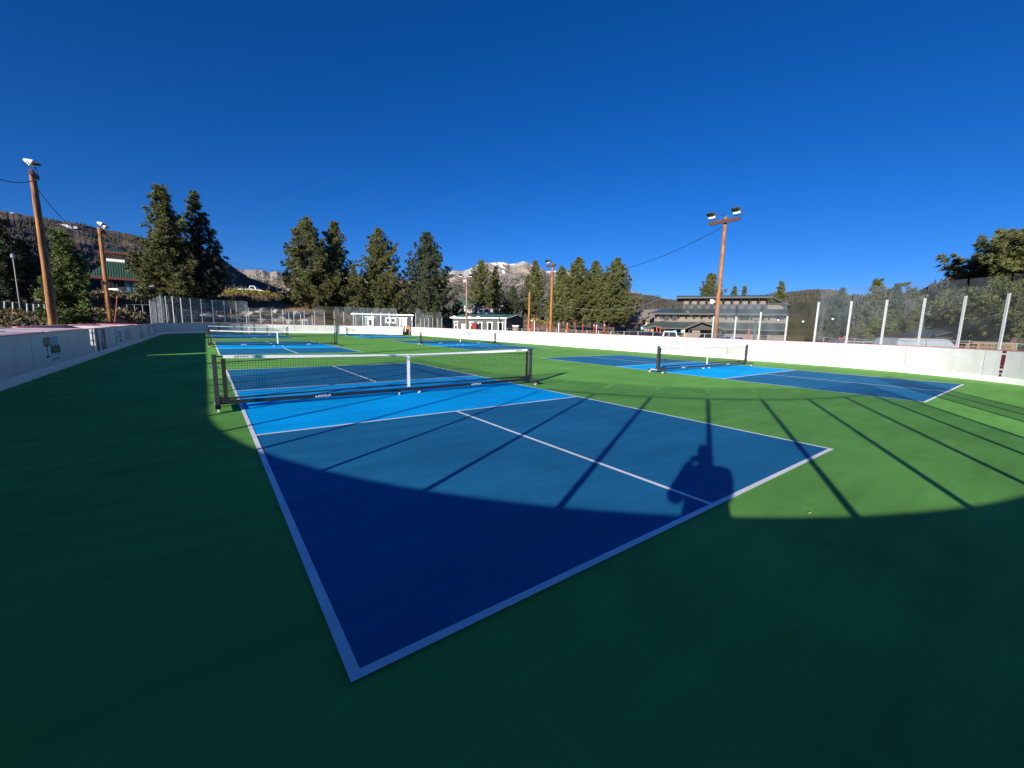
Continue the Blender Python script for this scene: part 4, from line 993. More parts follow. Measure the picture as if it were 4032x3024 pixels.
shrubs('golden_brush', 90, 12, band(2090, 2180, 100, 104), (.6, 1.1), GOLD)
shrubs('dry_grass', 520, 3, band(-60, 620, 28, 44), (.12, .34), [(1.5, 1.1, .6), (1.1, .9, .55), (.6, .55, .4)])
shrubs('sagebrush', 260, 4, band(300, 680, 52, 74), (.4, .9), SAGE)
shrubs('sagebrush', 260, 5, band(2080, 2620, 48, 100), (.3, .8), SAGE)
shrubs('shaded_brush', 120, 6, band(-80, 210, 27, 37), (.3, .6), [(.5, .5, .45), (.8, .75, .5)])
shrubs('sagebrush', 160, 7, band(1680, 2080, 88, 106), (.4, .9), SAGE)
def boulder(p, s, seed):
    rnd = random.Random(seed); bm = bmesh.new(); bmesh.ops.create_icosphere(bm, subdivisions=2, radius=1.0)
    pl = [(Vector((rnd.gauss(0, 1), rnd.gauss(0, 1), rnd.gauss(0, 1))).normalized(), rnd.uniform(.55, .85)) for _ in range(9)]
    for v in bm.verts:
        for n, d in pl:
            k = v.co.dot(n)
            if k > d: v.co -= n*(k-d)
        v.co.x *= s[0]; v.co.y *= s[1]; v.co.z *= s[2]
    me = bpy.data.meshes.new('boulder'); bm.to_mesh(me); bm.free(); me.materials.append(MATS['rock'])
    o = link('boulder', me, None, p); o.rotation_euler = (rnd.uniform(-.3, .3), rnd.uniform(-.3, .3), rnd.uniform(0, 6)); return o
rnd = random.Random(8)
for i in range(58):
    u = rnd.uniform(790, 1200); v = 1262-rnd.random()**1.3*58; d = 67+(1262-v)*.19
    r = ray(u, 1284); q = np.array((r[0], r[1]))/math.hypot(r[0], r[1])*d+CAM[:2]; s = rnd.uniform(.35, .85)
    o = boulder((q[0], q[1], tz(q)+s*.1), (s*rnd.uniform(.9, 1.5), s, s*rnd.uniform(.5, .8)), i)
    tag(o, 'pale angular boulder on the brushy bank seen through the far left glass', 'boulder', 'boulders on the bank')
for i, (u, d, s, lab) in enumerate(((2300, 60, .75, 'flat pale boulder at the foot of the orange marker pole'), (2365, 64, .8, 'rounded reddish boulder between the dense pine trunks'), (2350, 66, .7, 'small boulder beside the reddish one near the pines'), (2140, 50, .45, 'light rubble boulder left of the reddish light pole'), (2425, 58, .5, 'lone boulder at the left end of the dark pickup'))):
    q = at(u, 1300, d); o = boulder((q[0], q[1], tz(q)+s*.35), (s*1.3, s, s*.7), 70+i); tag(o, lab, 'boulder')

# ------------------------------------------------------------------ buildings
class Face:
    """upright plane through two plan points: photo pixel -> (distance along, height), and back to 3-D with depth"""
    def __init__(s, a, b):
        s.a = np.array(a, float)[:2]; s.b = np.array(b, float)[:2]; s.x = (s.b-s.a)/np.linalg.norm(s.b-s.a); s.n = np.array((-s.x[1], s.x[0]))   # n: away from the camera when a is left of b
    def sz(s, u, v):
        r = ray(u, v); A = np.array([[r[0], -s.x[0]], [r[1], -s.x[1]]]); t, q = np.linalg.solve(A, s.a-CAM[:2]); return q, CAM[2]+t*r[2]
    def P(s, q, dep, z): p = s.a+s.x*q+s.n*dep; return (p[0], p[1], z)
    def hexa(s, mb, q0, q1, d0, d1, z0, z1): mb.hexa([s.P(q0, d0, z0), s.P(q1, d0, z0), s.P(q1, d1, z0), s.P(q0, d1, z0), s.P(q0, d0, z1), s.P(q1, d0, z1), s.P(q1, d1, z1), s.P(q0, d1, z1)])
    def box(s, name, m, par, q0, q1, d0, d1, z0, z1):
        mb = MB(); s.hexa(mb, q0, q1, d0, d1, z0, z1); return part(mb, name, m, par)
    def pbox(s, name, m, par, u0, v0, u1, v1, d0, d1):
        a = s.sz(u0, v0); b = s.sz(u1, v1); return s.box(name, m, par, min(a[0], b[0]), max(a[0], b[0]), d0, d1, min(a[1], b[1]), max(a[1], b[1]))
def slab(pts, th, name, m, par):
    """roof sheet: corner points of its underside, given thickness upward"""
    n = len(pts); mb = MB(); mb.v = list(pts)+[(p[0], p[1], p[2]+th) for p in pts]
    mb.f = [tuple(range(n))[::-1], tuple(range(n, 2*n))]+[(i, (i+1) % n, n+(i+1) % n, n+i) for i in range(n)]
    return part(mb, name, m, par)
def window(F, par, u0, v0, u1, v1, cols=1, rows=1, fm='trim_white', gm='window_dark', d=-.03, fw=.09, mull=.05):
    a = F.sz(u0, v1); b = F.sz(u1, v0); return window_sz(F, par, a[0], b[0], a[1], b[1], cols, rows, fm, gm, d, fw, mull)
def window_sz(F, par, q0, q1, z0, z1, cols=1, rows=1, fm='trim_white', gm='window_dark', d=-.03, fw=.09, mull=.05):
    f = MB()
    F.hexa(f, q0, q0+fw, d-.04, d+.03, z0, z1); F.hexa(f, q1-fw, q1, d-.04, d+.03, z0, z1); F.hexa(f, q0+fw, q1-fw, d-.04, d+.03, z0, z0+fw); F.hexa(f, q0+fw, q1-fw, d-.04, d+.03, z1-fw, z1)
    for i in range(1, cols):
        q = q0+(q1-q0)*i/cols; F.hexa(f, q-mull/2, q+mull/2, d-.035, d+.025, z0+fw, z1-fw)
    for j in range(1, rows):
        z = z0+(z1-z0)*(j/rows if rows != 2 else .66); F.hexa(f, q0+fw, q1-fw, d-.03, d+.022, z-mull/2, z+mull/2)
    w = part(f, 'window', fm, par)
    F.box('pane', gm, w, q0+fw*.6, q1-fw*.6, d+.008, d+.014, z0+fw*.6, z1-fw*.6)
    return w

# -- pavilion with two tier green roof (left)
F = Face(at(330, 1150, 76), at(590, 1150, 76)); c = F.P(F.sz(455, 1100)[0], 4, 0); zb = 4.2
B = thing('pavilion', (c[0], c[1], zb), 'shade-darkened pavilion with a two tier green metal roof behind the left pines', 'building')
ql, ze = F.sz(350, 1086); qr, _ = F.sz(566, 1090); zt = F.sz(455, 1028)[1]; D = qr-ql
F.box('wall', 'wall_dark', B, ql+1.0, qr-1.0, 1.0, D-1.0, zb, ze+.05)  # wall colour made near black to stand for the trees' shade
k0, k1 = F.sz(418, 1028)[0], F.sz(492, 1028)[0]; sh = (D-(k1-k0))/2; dk0, dk1 = sh*.9, D-sh*.9
rf = slab([F.P(ql, 0, ze), F.P(qr, 0, ze), F.P(k1, dk0, zt), F.P(k0, dk0, zt)], .06, 'roof', 'roof_green', B)
slab([F.P(qr, 0, ze), F.P(qr, D, ze), F.P(k1, dk1, zt), F.P(k1, dk0, zt)], .06, 'roof', 'roof_green', B)
slab([F.P(qr, D, ze), F.P(ql, D, ze), F.P(k0, dk1, zt), F.P(k1, dk1, zt)], .06, 'roof', 'roof_green', B)
slab([F.P(ql, D, ze), F.P(ql, 0, ze), F.P(k0, dk0, zt), F.P(k0, dk1, zt)], .06, 'roof', 'roof_green', B)
n = 21
for i in range(1, n):
    q = ql+D*i/n; t = min(1, (q-ql)/(k0-ql) if q < k0 else ((qr-q)/(qr-k1) if q > k1 else 1))
    mb = MB(); mb.bar(F.P(q, 0, ze+.085), F.P(q, dk0*t, ze+(zt-ze)*t+.085), .10, .07); part(mb, 'roof_seam', 'roof_rib', B)
F.box('fascia', 'fascia_red', B, ql-.05, qr+.05, -.06, 0, ze-.26, ze+.02); F.box('fascia', 'fascia_red', B, qr, qr+.06, 0, D, ze-.26, ze+.02)
F.box('cupola_wall', 'wall_dark', B, k0, k1, dk0, dk1, zt, zt+.72); F.box('cupola_band', 'trim_white', B, k0, k1, dk0-.05, dk0-.031, zt+.02, zt+.40)
cz = F.sz(455, 1003)[1]+.45; ca, cb = F.sz(410, 1006)[0], F.sz(507, 1010)[0]; km = (ca+cb)/2; ap = F.sz(451, 985)[1]+.6
dm = (dk0+dk1)/2; e0, e1 = dk0-.9, dk1+.9
F.box('cupola_trim', 'trim_dark', B, k0+.02, k1-.02, dk0-.03, dk0-.005, zt+.4, zt+.72)
for pts in ([(ca, e0), (cb, e0)], [(cb, e0), (cb, e1)], [(cb, e1), (ca, e1)], [(ca, e1), (ca, e0)]):
    slab([F.P(*pts[0], cz), F.P(*pts[1], cz), F.P(km, dm, ap)], .06, 'cupola_roof', 'roof_green', B)
F.box('cupola_fascia', 'fascia_red', B, ca-.03, cb+.03, e0-.05, e0, cz-.28, cz+.02)
for i in range(1, 9):
    q = ca+(cb-ca)*i/9; t = 1-abs(q-km)/(cb-km); mb = MB(); mb.bar(F.P(q, e0, cz+.085), F.P(q, e0+(dm-e0)*t, cz+(ap-cz)*t+.085), .1, .07); part(mb, 'roof_seam', 'roof_rib', B)
G = Face(F.P(0, 1.0, 0), F.P(10, 1.0, 0)); window(G, B, 489, 1097, 539, 1152, 2, 2, 'trim_dark', 'window_blue', fw=.12, mull=.12)
window(G, B, 432, 1106, 446, 1150, 1, 1, 'trim_dark', 'window_dark')
# -- low green roofed lodge beyond the bank
F = Face(at(895, 1165, 128), at(1030, 1165, 122)); q0, ze = F.sz(898, 1151); q1, zr = F.sz(1012, 1136); c = F.P(5, 4, 0); zb = F.sz(950, 1172)[1]-.8
B = thing('roadside_lodge', (c[0], c[1], zb), 'low green roofed lodge with red fascia beyond the boulder bank', 'building')
qm, zm = F.sz(952, 1154)
F.box('wall', 'wall_dark', B, q0+.3, q1-.6, .6, 8, zb, ze-.05)
zt = F.sz(903, 1127)[1]
slab([F.P(q0-1.5, 0, ze), F.P(qm, 0, zm), F.P(q1, 5, zr+.2), F.P(q0-2, 5, zt)], .15, 'roof', 'roof_green', B)
slab([F.P(qm, -.3, zm), F.P(q1, -.6, zr), F.P(q1, 5, zr+.21), F.P(qm+.1, .2, zm+.02)], .15, 'roof', 'roof_green', B)
slab([F.P(q1, 5, zr+.2), F.P(q1, 10, ze), F.P(q0-2, 10, ze), F.P(q0-2, 5, zt)], .15, 'roof', 'roof_green', B)
mb = MB(); mb.bar(F.P(qm-.1, -.65, zm-.05), F.P(q1+.3, -.75, zr-.05), .12, .5); part(mb, 'fascia', 'fascia_red', B)
F.box('porch_post', 'orange', B, q1-.5, q1-.05, -.5, -.1, zb, zr-.3); F.box('porch_post', 'trim_white', B, F.sz(982, 1150)[0], F.sz(985, 1150)[0], -.5, -.1, zb, zm+.3)
for i in range(9):
    t = (i+.5)/9; mb = MB(); a = np.array(F.P(qm+(q1-qm)*t, -.5, zm+(zr-zm)*t+.17)); b = np.array(F.P(qm-1.5+(q1-qm)*t, 4.6, zt+.0+(zr-zt)*t*1.0+.17)); 
# -- small grey hut behind the far glass
F = Face(at(1389, 1300, 63.5), at(1625, 1300, 62.0)); q0, ze = F.sz(1391, 1233); q1, _ = F.sz(1623, 1238); c = F.P((q0+q1)/2, 2, 0)
B = thing('grey_hut', (c[0], c[1], 0), 'small grey hut with white doors behind the far glass', 'hut')
F.box('wall', 'wall_grey', B, q0, q1, 0, 4, -.1, ze-.12); F.box('roof', 'roof_tan', B, q0-.25, q1+.2, -.3, 4.3, ze-.119, ze-.03); F.box('fascia', 'trim_white', B, q0-.26, q1+.21, -.34, -.301, ze-.20, ze-.0)
F.box('corner_board', 'trim_white', B, q1-.14, q1+.02, -.03, -.005, -.05, ze-.2); F.box('corner_board', 'trim_white', B, q0-.02, q0+.14, -.03, -.005, -.05, ze-.2)
def door(F, par, u0, v0, u1, v1, m, fm='trim_white', head=True, zb=None, handle=True, fw=.14):
    a = F.sz(u0, v1); b = F.sz(u1, v0); z0 = a[1] if zb is None else zb
    d = F.box('door', m, par, a[0]+fw, b[0]-fw, -.03, -.004, z0, b[1]-fw)
    f = MB(); F.hexa(f, a[0], a[0]+fw-.004, -.06, -.003, z0, b[1]-fw); F.hexa(f, b[0]-fw+.004, b[0], -.06, -.003, z0, b[1]-fw); F.hexa(f, a[0]-(.12 if head else 0), b[0]+(.12 if head else 0), -.075, -.003, b[1]-fw+.003, b[1]); part(f, 'frame', fm, d)
    if handle: F.box('handle', 'steel', d, b[0]-fw-.14, b[0]-fw-.08, -.08, -.031, z0+.95, z0+1.02)
    return d
door(F, B, 1572, 1250, 1602, 1318, 'door_white', zb=.35); dd = door(F, B, 1441, 1246, 1474, 1318, 'door_white', zb=.1)
a = F.sz(1453, 1260); F.box('door_pane', 'window_dark', dd, a[0], a[0]+.45, -.036, -.031, a[1]-.75, a[1]+.0)
window(F, B, 1517, 1250, 1560, 1273, 2, 1, fw=.22, mull=.18)
window(F, B, 1394, 1239, 1402, 1280, 1, 2, fw=.07)
# landing and rails in front of the hut door
L0 = F.sz(1583, 1300)[0]; L1 = F.sz(1621, 1300)[0]
T = thing('wooden_landing', F.P((L0+L1)/2, -1.2, 0), 'weathered wooden landing with rails in the gap of the far boards', 'steps')
for i in range(6): F.box('plank', 'timber', T, L0, L1, -.35-.29*(i+1)+.01, -.35-.29*i, .30, .345)
for q in (L0+.05, (L0+L1)/2, L1-.15):
    for dd in (-2.05, -.45): F.box('post', 'timber', T, q, q+.1, dd, dd+.1, -.05, 1.25 if q != (L0+L1)/2 else .299)
F.box('rail', 'timber', T, L0+.05, L1-.05, -2.07, -2.051, 1.16, 1.25); F.box('rail', 'timber', T, L1-.15, L1-.051, -2.05+.11, -.46, 1.16, 1.25)
F.box('tread', 'timber', T, L0-.1, L0+1.0, -2.5, -2.11, .14, .18); F.box('crossbeam', 'timber', T, L0, L1, -2.09, -2.055, .12, .29)
F.box('side_board', 'timber', T, L1-.55, L1-.17, -2.045, -2.01, .35, 1.15)
# -- grey shed with red doors
F = Face(at(1781, 1300, 74.5), at(1992, 1300, 69)); G = Face(F.P(F.sz(1992, 1300)[0], 0, 0), at(2063, 1300, 75)); q1, ze = F.sz(1992, 1253); q0 = F.sz(1783, 1254)[0]; c = F.P((q0+q1)/2, 3, 0)
gw = G.sz(2062, 1256)[0]; gm = gw/2; zr = G.sz(2029, 1241)[1]; nG = G.x
B = thing('grey_shed', (c[0], c[1], 0), 'long grey shed with green roof, white trim and dark red doors', 'shed')
ex, ey = np.array(F.x), np.array(G.x); o3 = np.array(F.P(q1, 0, 0))
def W3(s, d, z): p = o3[:2]+ex*s+ey*d; return (p[0], p[1], z)
Ln = q1-q0
mb = MB(); mb.hexa([W3(-Ln, 0, -.1), W3(0, 0, -.1), W3(0, gw, -.1), W3(-Ln, gw, -.1), W3(-Ln, 0, ze), W3(0, 0, ze), W3(0, gw, ze), W3(-Ln, gw, ze)]); mb.add([W3(0, 0, ze), W3(0, gw, ze), W3(0, gm, zr-.08), W3(-Ln, 0, ze), W3(-Ln, gw, ze), W3(-Ln, gm, zr-.08)], [(0, 1, 2), (5, 4, 3), (0, 2, 5, 3), (2, 1, 4, 5)]); part(mb, 'wall', 'wall_grey', B)
slab([W3(-Ln-.3, -.4, ze-.06), W3(.35, -.4, ze-.06), W3(.35, gm, zr), W3(-Ln-.3, gm, zr)], .10, 'roof', 'roof_shingle_green', B)
slab([W3(.35, gw+.4, ze-.06), W3(-Ln-.3, gw+.4, ze-.06), W3(-Ln-.3, gm, zr), W3(.35, gm, zr)], .10, 'roof', 'roof_shingle_green', B)
mb = MB(); mb.bar(W3(-Ln-.3, -.43, ze-.02), W3(.35, -.43, ze-.02), .04, .22); part(mb, 'eave_board', 'trim_white', B)
for a, b_ in (((.37, -.42, ze-.04), (.37, gm, zr+.03)), ((.37, gm, zr+.03), (.37, gw+.42, ze-.04))):
    mb = MB(); mb.bar(W3(*a), W3(*b_), .05, .22, (ex[0], ex[1], 0)); part(mb, 'barge_board', 'trim_white', B)
for s, d in ((-.0, -.02), (.02, gw-.15)):
    mb = MB(); mb.hexa([W3(s-.14, d-.02, -.05), W3(s+.03, d-.02, -.05), W3(s+.03, d+.15, -.05), W3(s-.14, d+.15, -.05), W3(s-.14, d-.02, ze-.12), W3(s+.03, d-.02, ze-.12), W3(s+.03, d+.15, ze-.12), W3(s-.14, d+.15, ze-.12)]); part(mb, 'corner_board', 'trim_white', B)
for i in range(11):
    z = .1+i*.24; mb = MB(); mb.bar(W3(-Ln, -.012, z), W3(-.15, -.012, z), .02, .03); part(mb, 'siding_board', 'wall_grey', B)
for ua, va in ((1795, 1243), (1855, 1245), (1890, 1245)):
    s = F.sz(ua, va)[0]-q1; za = F.sz(ua, va)[1]-.1; hw = .62*(1.0)
    mb = MB(); mb.add([W3(s-hw, -.02, ze-.15), W3(s+hw, -.02, ze-.15), W3(s, -.02, za), W3(s, gm*.8, za)], [(0, 1, 2), (1, 3, 2), (0, 2, 3)]); part(mb, 'gable', 'wall_grey', B)
    for sg in (-1, 1):
        mb = MB(); mb.bar(W3(s+sg*hw*1.25, -.47, ze-.10), W3(s, -.47, za+.08), .06, .17, (ey[0], ey[1], 0)); part(mb, 'barge_board', 'trim_white', B)
        slab([W3(s+sg*hw*1.25, -.44, ze-.06), W3(s, -.44, za+.06), W3(s, gm*.8, za+.06)], .07, 'gable_roof', 'roof_shingle_green', B)
door(F, B, 1789, 1265, 1803, 1300, 'door_red', zb=0); door(F, B, 1850, 1267, 1865, 1300, 'door_red', zb=0)
door(F, B, 1882, 1268, 1899, 1300, 'unlit_interior', zb=0, handle=False)  # flat dark panel painted in for the open, unlit doorway
F.pbox('open_door', 'door_red', B, 1868, 1270, 1886, 1301, -.9, -.85)
door(F, B, 1919, 1268, 1939, 1302, 'window_dark', zb=0, handle=False); door(F, B, 1961, 1268, 1981, 1303, 'window_dark', zb=0, handle=False)  # dark slabs stand for the shade inside two door openings
for u in (1818, 1829): 
    p = F.pbox('notice_board', 'print_white', B, u, 1275, u+9, 1300, -.06, -.02)
    for v in (1278, 1284, 1290): F.pbox('notice_print', 'orange_red', p, u+1.5, v, u+7.5, v+3.5, -.064, -.0605)
for u in (1793, 1854): F.pbox('door_sign', 'print_white', B, u, 1276, u+5, 1281, -.04, -.0305)
G2 = Face(W3(0.001, 0, 0), W3(0.001, gw, 0)); mb = MB(); mb.bar(W3(.02, gm*.75, .9), W3(.02, gm*.95, zr-.2), .05, .08); part(mb, 'downpipe', 'trim_dark', B)
b = at(2029, 1310, 62); T = thing('utility_cabinet', (b[0], b[1], 0), 'tan utility cabinet with grey lid in front of the grey shed end wall', 'cabinet')
H = Face(at(2016, 1300, 62), at(2043, 1300, 62)); H.box('body', 'utility_box', T, .08, H.sz(2040, 1300)[0], 0, .9, -.05, H.sz(2030, 1285)[1]); H.box('lid', 'grey_panel', T, 0, H.sz(2043, 1300)[0], -.08, .98, H.sz(2030, 1285)[1]+.001, H.sz(2030, 1281)[1])
# -- green roofed house behind
F = Face(at(1770, 1235, 118), at(1940, 1235, 112)); c = F.P(6, 4, 0); zb = F.sz(1850, 1238)[1]-.6
B = thing('green_roof_house', (c[0], c[1], zb), 'cream house with green metal roof and red gable behind the grey shed', 'house')
qa, za = F.sz(1773, 1210); qb, zt = F.sz(1862, 1178); qc, zc = F.sz(1816, 1211)
slab([F.P(qa, 0, za-.2), F.P(F.sz(1842, 1214)[0], 0, za-.3), F.P(qb, 6, zt), F.P(qa-.2, 6, zt+.25)], .15, 'roof', 'roof_green', B)
slab([F.P(qb, 12, za), F.P(qa, 12, za), F.P(qa-.2, 6, zt+.25), F.P(qb, 6, zt)], .15, 'roof', 'roof_green', B)
F.box('wall', 'wall_cream', B, qa+.8, F.sz(1935, 1220)[0], 1, 11, zb, F.sz(1850, 1216)[1])
g0, g1, g2 = F.sz(1838, 1216), F.sz(1871, 1198), F.sz(1925, 1216)
mb = MB(); mb.add([F.P(g0[0], .6, g0[1]-.4), F.P(g2[0], .6, g2[1]-.4), F.P(g1[0], .6, g1[1]-.1), F.P(g0[0], 9, g0[1]-.4), F.P(g2[0], 9, g2[1]-.4), F.P(g1[0], 9, g1[1]-.1)], [(0, 1, 2), (5, 4, 3), (0, 2, 5, 3), (2, 1, 4, 5)]); part(mb, 'gable', 'wall_cream', B)
for a, b_ in ((g0, g1), (g1, g2)): mb = MB(); mb.bar(F.P(a[0], .3, a[1]), F.P(b_[0], .3, b_[1]), .2, .45, tuple(F.n)+(0,)); part(mb, 'barge_board', 'fascia_red', B)
for u in (1842, 1856, 1880): window(Face(F.P(0, 1, 0), F.P(9, 1, 0)), B, u, 1219, u+8, 1230, 1, 1, fw=.12)
for u in (1826, 1864): F.pbox('porch_post', 'trim_white', B, u, 1204, u+4, 1236, .2, .5)
# -- tan building on the right of the dense pines
F = Face(at(2425, 1308, 112), at(2600, 1308, 104)); c = F.P(8, 5, 0)
B = thing('tan_building', (c[0], c[1], 0), 'tan building with a pale sloping roof left of the lodge', 'building')
q0, ze = F.sz(2420, 1263); q1, _ = F.sz(2640, 1264); zt = F.sz(2520, 1218)[1]
F.box('wall', 'wall_cream', B, q0, q1, 0, 12, -.2, ze)
slab([F.P(q0-.5, -.5, ze), F.P(q1+.5, -.5, ze), F.P(q1+.5, 6, zt), F.P(q0+4.5, 6, zt)], .2, 'roof', 'roof_tan', B)
slab([F.P(q1+.5, 12.5, ze), F.P(q0-.5, 12.5, ze), F.P(q0+4.5, 6, zt), F.P(q1+.5, 6, zt)], .2, 'roof', 'roof_tan', B); slab([F.P(q0-.5, 12.5, ze), F.P(q0-.5, -.5, ze), F.P(q0+4.5, 6, zt)], .2, 'roof', 'roof_tan', B)
window(F, B, 2463, 1267, 2479, 1276, 1, 1, 'trim_dark'); window(F, B, 2515, 1269, 2531, 1282, 1, 1, 'wall_tan', 'wall_tan'); window(F, B, 2534, 1269, 2545, 1280, 1, 1, 'trim_white'); window(F, B, 2557, 1262, 2571, 1276, 1, 1, 'trim_dark'); window(F, B, 2440, 1267, 2453, 1287, 1, 1, 'trim_white', 'wall_cream')
door(F, B, 2457, 1284, 2468, 1308, 'unlit_interior', 'orange', head=False, handle=False)
# -- lodge
F = Face(at(2556, 1300, 99), at(3110, 1300, 101)); c = F.P(15, 8, 0)
B = thing('lodge', (c[0], c[1], 0), 'large two storey tan lodge with dark green metal roofs and heavy brackets', 'building')
qA, zw = F.sz(2578, 1238); qB, _ = F.sz(3106, 1238); DEP = 11.0
F.box('wall', 'wall_tan', B, qA, qB, 0, DEP, -.2, zw+.55)
# upper clerestory
K = Face(F.P(0, 5.0, 0), F.P(10, 5.0, 0)); ka, kz = K.sz(2688, 1213); kb, _ = K.sz(3022, 1210); kt = K.sz(2850, 1181)[1]; kt = K.sz(2850, 1178)[1]
K.box('clerestory_wall', 'slate_wall', B, ka, kb, 0, 6, zw+.56, kt-.05)
e0q, e0z = K.sz(2664, 1183); e1q, e1z = K.sz(3036, 1166)
zr0 = K.sz(2850, 1172)[1]; ridge_z = zr0+.35
rq1 = K.sz(3036, 1166)[0]
slab([K.P(e0q, -1.8, kt+.10), K.P(rq1, -1.8, kt+.10), K.P(rq1, 3.2, kt+.75), K.P(e0q, 3.2, kt+.75)], .32, 'upper_roof', 'roof_slate', B)
slab([K.P(rq1, -1.8, kt+.10), K.P(rq1+4.2, -1.0, kt-1.9), K.P(rq1+4.2, 4.5, kt-1.6), K.P(rq1, 3.2, kt+.75)], .32, 'upper_roof', 'roof_slate', B)
slab([K.P(rq1, 3.2, kt+.75), K.P(rq1, 8, kt), K.P(e0q, 8, kt), K.P(e0q, 3.2, kt+.75)], .32, 'upper_roof', 'roof_slate', B)
K.box('end_wall', 'wall_tan', B, kb, rq1+2.6, .4, 5.5, zw+.56, kt-1.25)
nb = 10
for i in range(nb):
    q = ka+(kb-ka)*(i+.15)/nb; q2 = ka+(kb-ka)*(i+.72)/nb; qk = ka+(kb-ka)*(i+.86)/nb
    K.box('upper_panel', 'wall_tan', B, q, q2, -.12, -.003, kt-1.15, kt-.15)
    mb = MB(); p = [(-1.5, kt+.04), (-.005, kt+.04), (-.005, kt-1.1), (-.5, kt-1.0)]; mb.v = [K.P(qk-.16, d, z) for d, z in p]+[K.P(qk+.16, d, z) for d, z in p]; mb.f = [(0, 1, 2, 3), (7, 6, 5, 4)]+[(j, j+4, (j+1) % 4+4, (j+1) % 4) for j in range(4)]; part(mb, 'bracket', 'trim_dark', B)
    window_sz(K, B, q+.2, q2+.25, zw+1.35, kt-1.3, 1, 1, 'slate_wall', 'window_dark', fw=.10)
K.box('sill_band', 'trim_dark', B, ka-.05, kb+.05, -.16, -.004, kt-1.28, kt-1.17)
# main roof
z0 = F.sz(2820, 1234)[1]; zu = kt-2.6
zu = zw+1.25
slab([F.P(F.sz(2583, 1235)[0]-1.2, -1.6, zw-.02), F.P(qB+1.6, -1.6, zw-.02), F.P(qB+1.0, 5.0, zu), F.P(ka-.6, 5.0, zu), F.P(ka-4.4, 5.0, zu-.1)], .30, 'main_roof', 'roof_slate', B)
slab([F.P(F.sz(2556, 1225)[0]-.3, 1.5, zw+.1), F.P(F.sz(2583, 1235)[0]-1.2, -1.6, zw-.02), F.P(ka-4.4, 5.0, zu-.1), F.P(ka-4.4, 10.0, zu-.1)], .30, 'main_roof', 'roof_slate', B)
slab([F.P(qB+1.6, DEP+1.5, zw), F.P(qA-2, DEP+1.5, zw), F.P(ka-4.4, 10, zu-.1), F.P(qB+1, 10, zu)], .30, 'main_roof', 'roof_slate', B)
nb = 17
for i in range(nb):
    q = qA+.3+(qB-qA-.6)*i/(nb-1); mb = MB(); p = [(-1.4, zw-.03), (-.005, zw-.03), (-.005, zw-.95), (-.35, zw-.85)]; mb.v = [F.P(q-.15, d, z) for d, z in p]+[F.P(q+.15, d, z) for d, z in p]; mb.f = [(0, 1, 2, 3), (7, 6, 5, 4)]+[(j, j+4, (j+1) % 4+4, (j+1) % 4) for j in range(4)]; part(mb, 'bracket', 'trim_dark', B)
for u0, v0, u1, v1, c_ in ((2598, 1240, 2608, 1257, 1), (2613, 1241, 2637, 1262, 1), (2644, 1240, 2668, 1262, 2), (2711, 1238, 2733, 1249, 1), (2745, 1238, 2768, 1249, 1), (2780, 1238, 2804, 1249, 1), (2860, 1238, 2880, 1249, 1), (2908, 1236, 2952, 1261, 2), (2990, 1238, 3012, 1262, 1), (3066, 1236, 3090, 1258, 2)):
    window(F, B, u0, v0, u1, v1, c_, 1, 'trim_dark', 'window_dark', fw=.12)
def edge(FF, a, b_, h=.36):
    mb = MB(); mb.bar(a, b_, .06, h); part(mb, 'fascia', 'eave_dark', B)
edge(K, K.P(e0q-.02, -1.84, kt+.25), K.P(rq1, -1.84, kt+.25)); edge(K, K.P(rq1, -1.84, kt+.25), K.P(rq1+4.2, -1.04, kt-1.75)); edge(K, K.P(e0q-.04, -1.8, kt+.25), K.P(e0q-.04, 3.2, kt+.9))
edge(F, F.P(F.sz(2583, 1235)[0]-1.2, -1.64, zw+.12), F.P(qB+1.6, -1.64, zw+.12)); edge(F, F.P(F.sz(2556, 1225)[0]-.33, 1.5, zw+.24), F.P(F.sz(2583, 1235)[0]-1.23, -1.64, zw+.12))
# porch roofs
pz0 = F.sz(2700, 1296)[1]; pz1 = F.sz(2700, 1271)[1]
slab([F.P(F.sz(2540, 1290)[0]-.5, -4.2, pz0), F.P(qB+2, -4.2, pz0), F.P(qB+2, -.02, pz1), F.P(F.sz(2575, 1270)[0], -.02, pz1)], .22, 'porch_roof', 'roof_slate', B)
edge(F, F.P(F.sz(2540, 1290)[0]-.5, -4.24, pz0+.1), F.P(qB+2, -4.24, pz0+.1), .28)
F.box('porch_wall', 'trim_dark', B, qA+.5, qB-.5, -.10, -.004, -.2, pz1-.2)
def gable(ua, va, ul, ur, d0, m):
    s, z = F.sz(ua, va); sl = F.sz(ul, va)[0]; sr = F.sz(ur, va)[0]
    zl = pz0-.15
    for a in (sl, sr): slab([F.P(a, -7.2, zl), F.P(s, -7.2, z-.2), F.P(s, -1.2, z-.2), F.P(a, -1.2, zl)], .25, 'porch_gable_roof', 'roof_slate', B)
    for a in (sl, sr): mb = MB(); mb.bar(F.P(a, -7.24, zl+.12), F.P(s, -7.24, z-.08), .06, .34); part(mb, 'fascia', 'eave_dark', B)
    mb = MB(); mb.add([F.P(sl+.8, -6.0, zl+.05), F.P(sr-.8, -6.0, zl+.05), F.P(s, -6.0, z-.35)], [(0, 1, 2)]); mb.v += [(p[0]+F.n[0]*.1, p[1]+F.n[1]*.1, p[2]) for p in mb.v]; mb.f += [(5, 4, 3), (0, 3, 4, 1), (1, 4, 5, 2), (2, 5, 3, 0)]; part(mb, 'gable_truss', 'trim_dark', B)
    for q in (sl+1.0, sr-1.2): F.box('porch_post', 'trim_dark', B, q, q+.3, -6.6, -6.3, -.2, zl)
gable(2758, 1267, 2692, 2850, 0, None); gable(2583, 1284, 2546, 2625, 0, None)
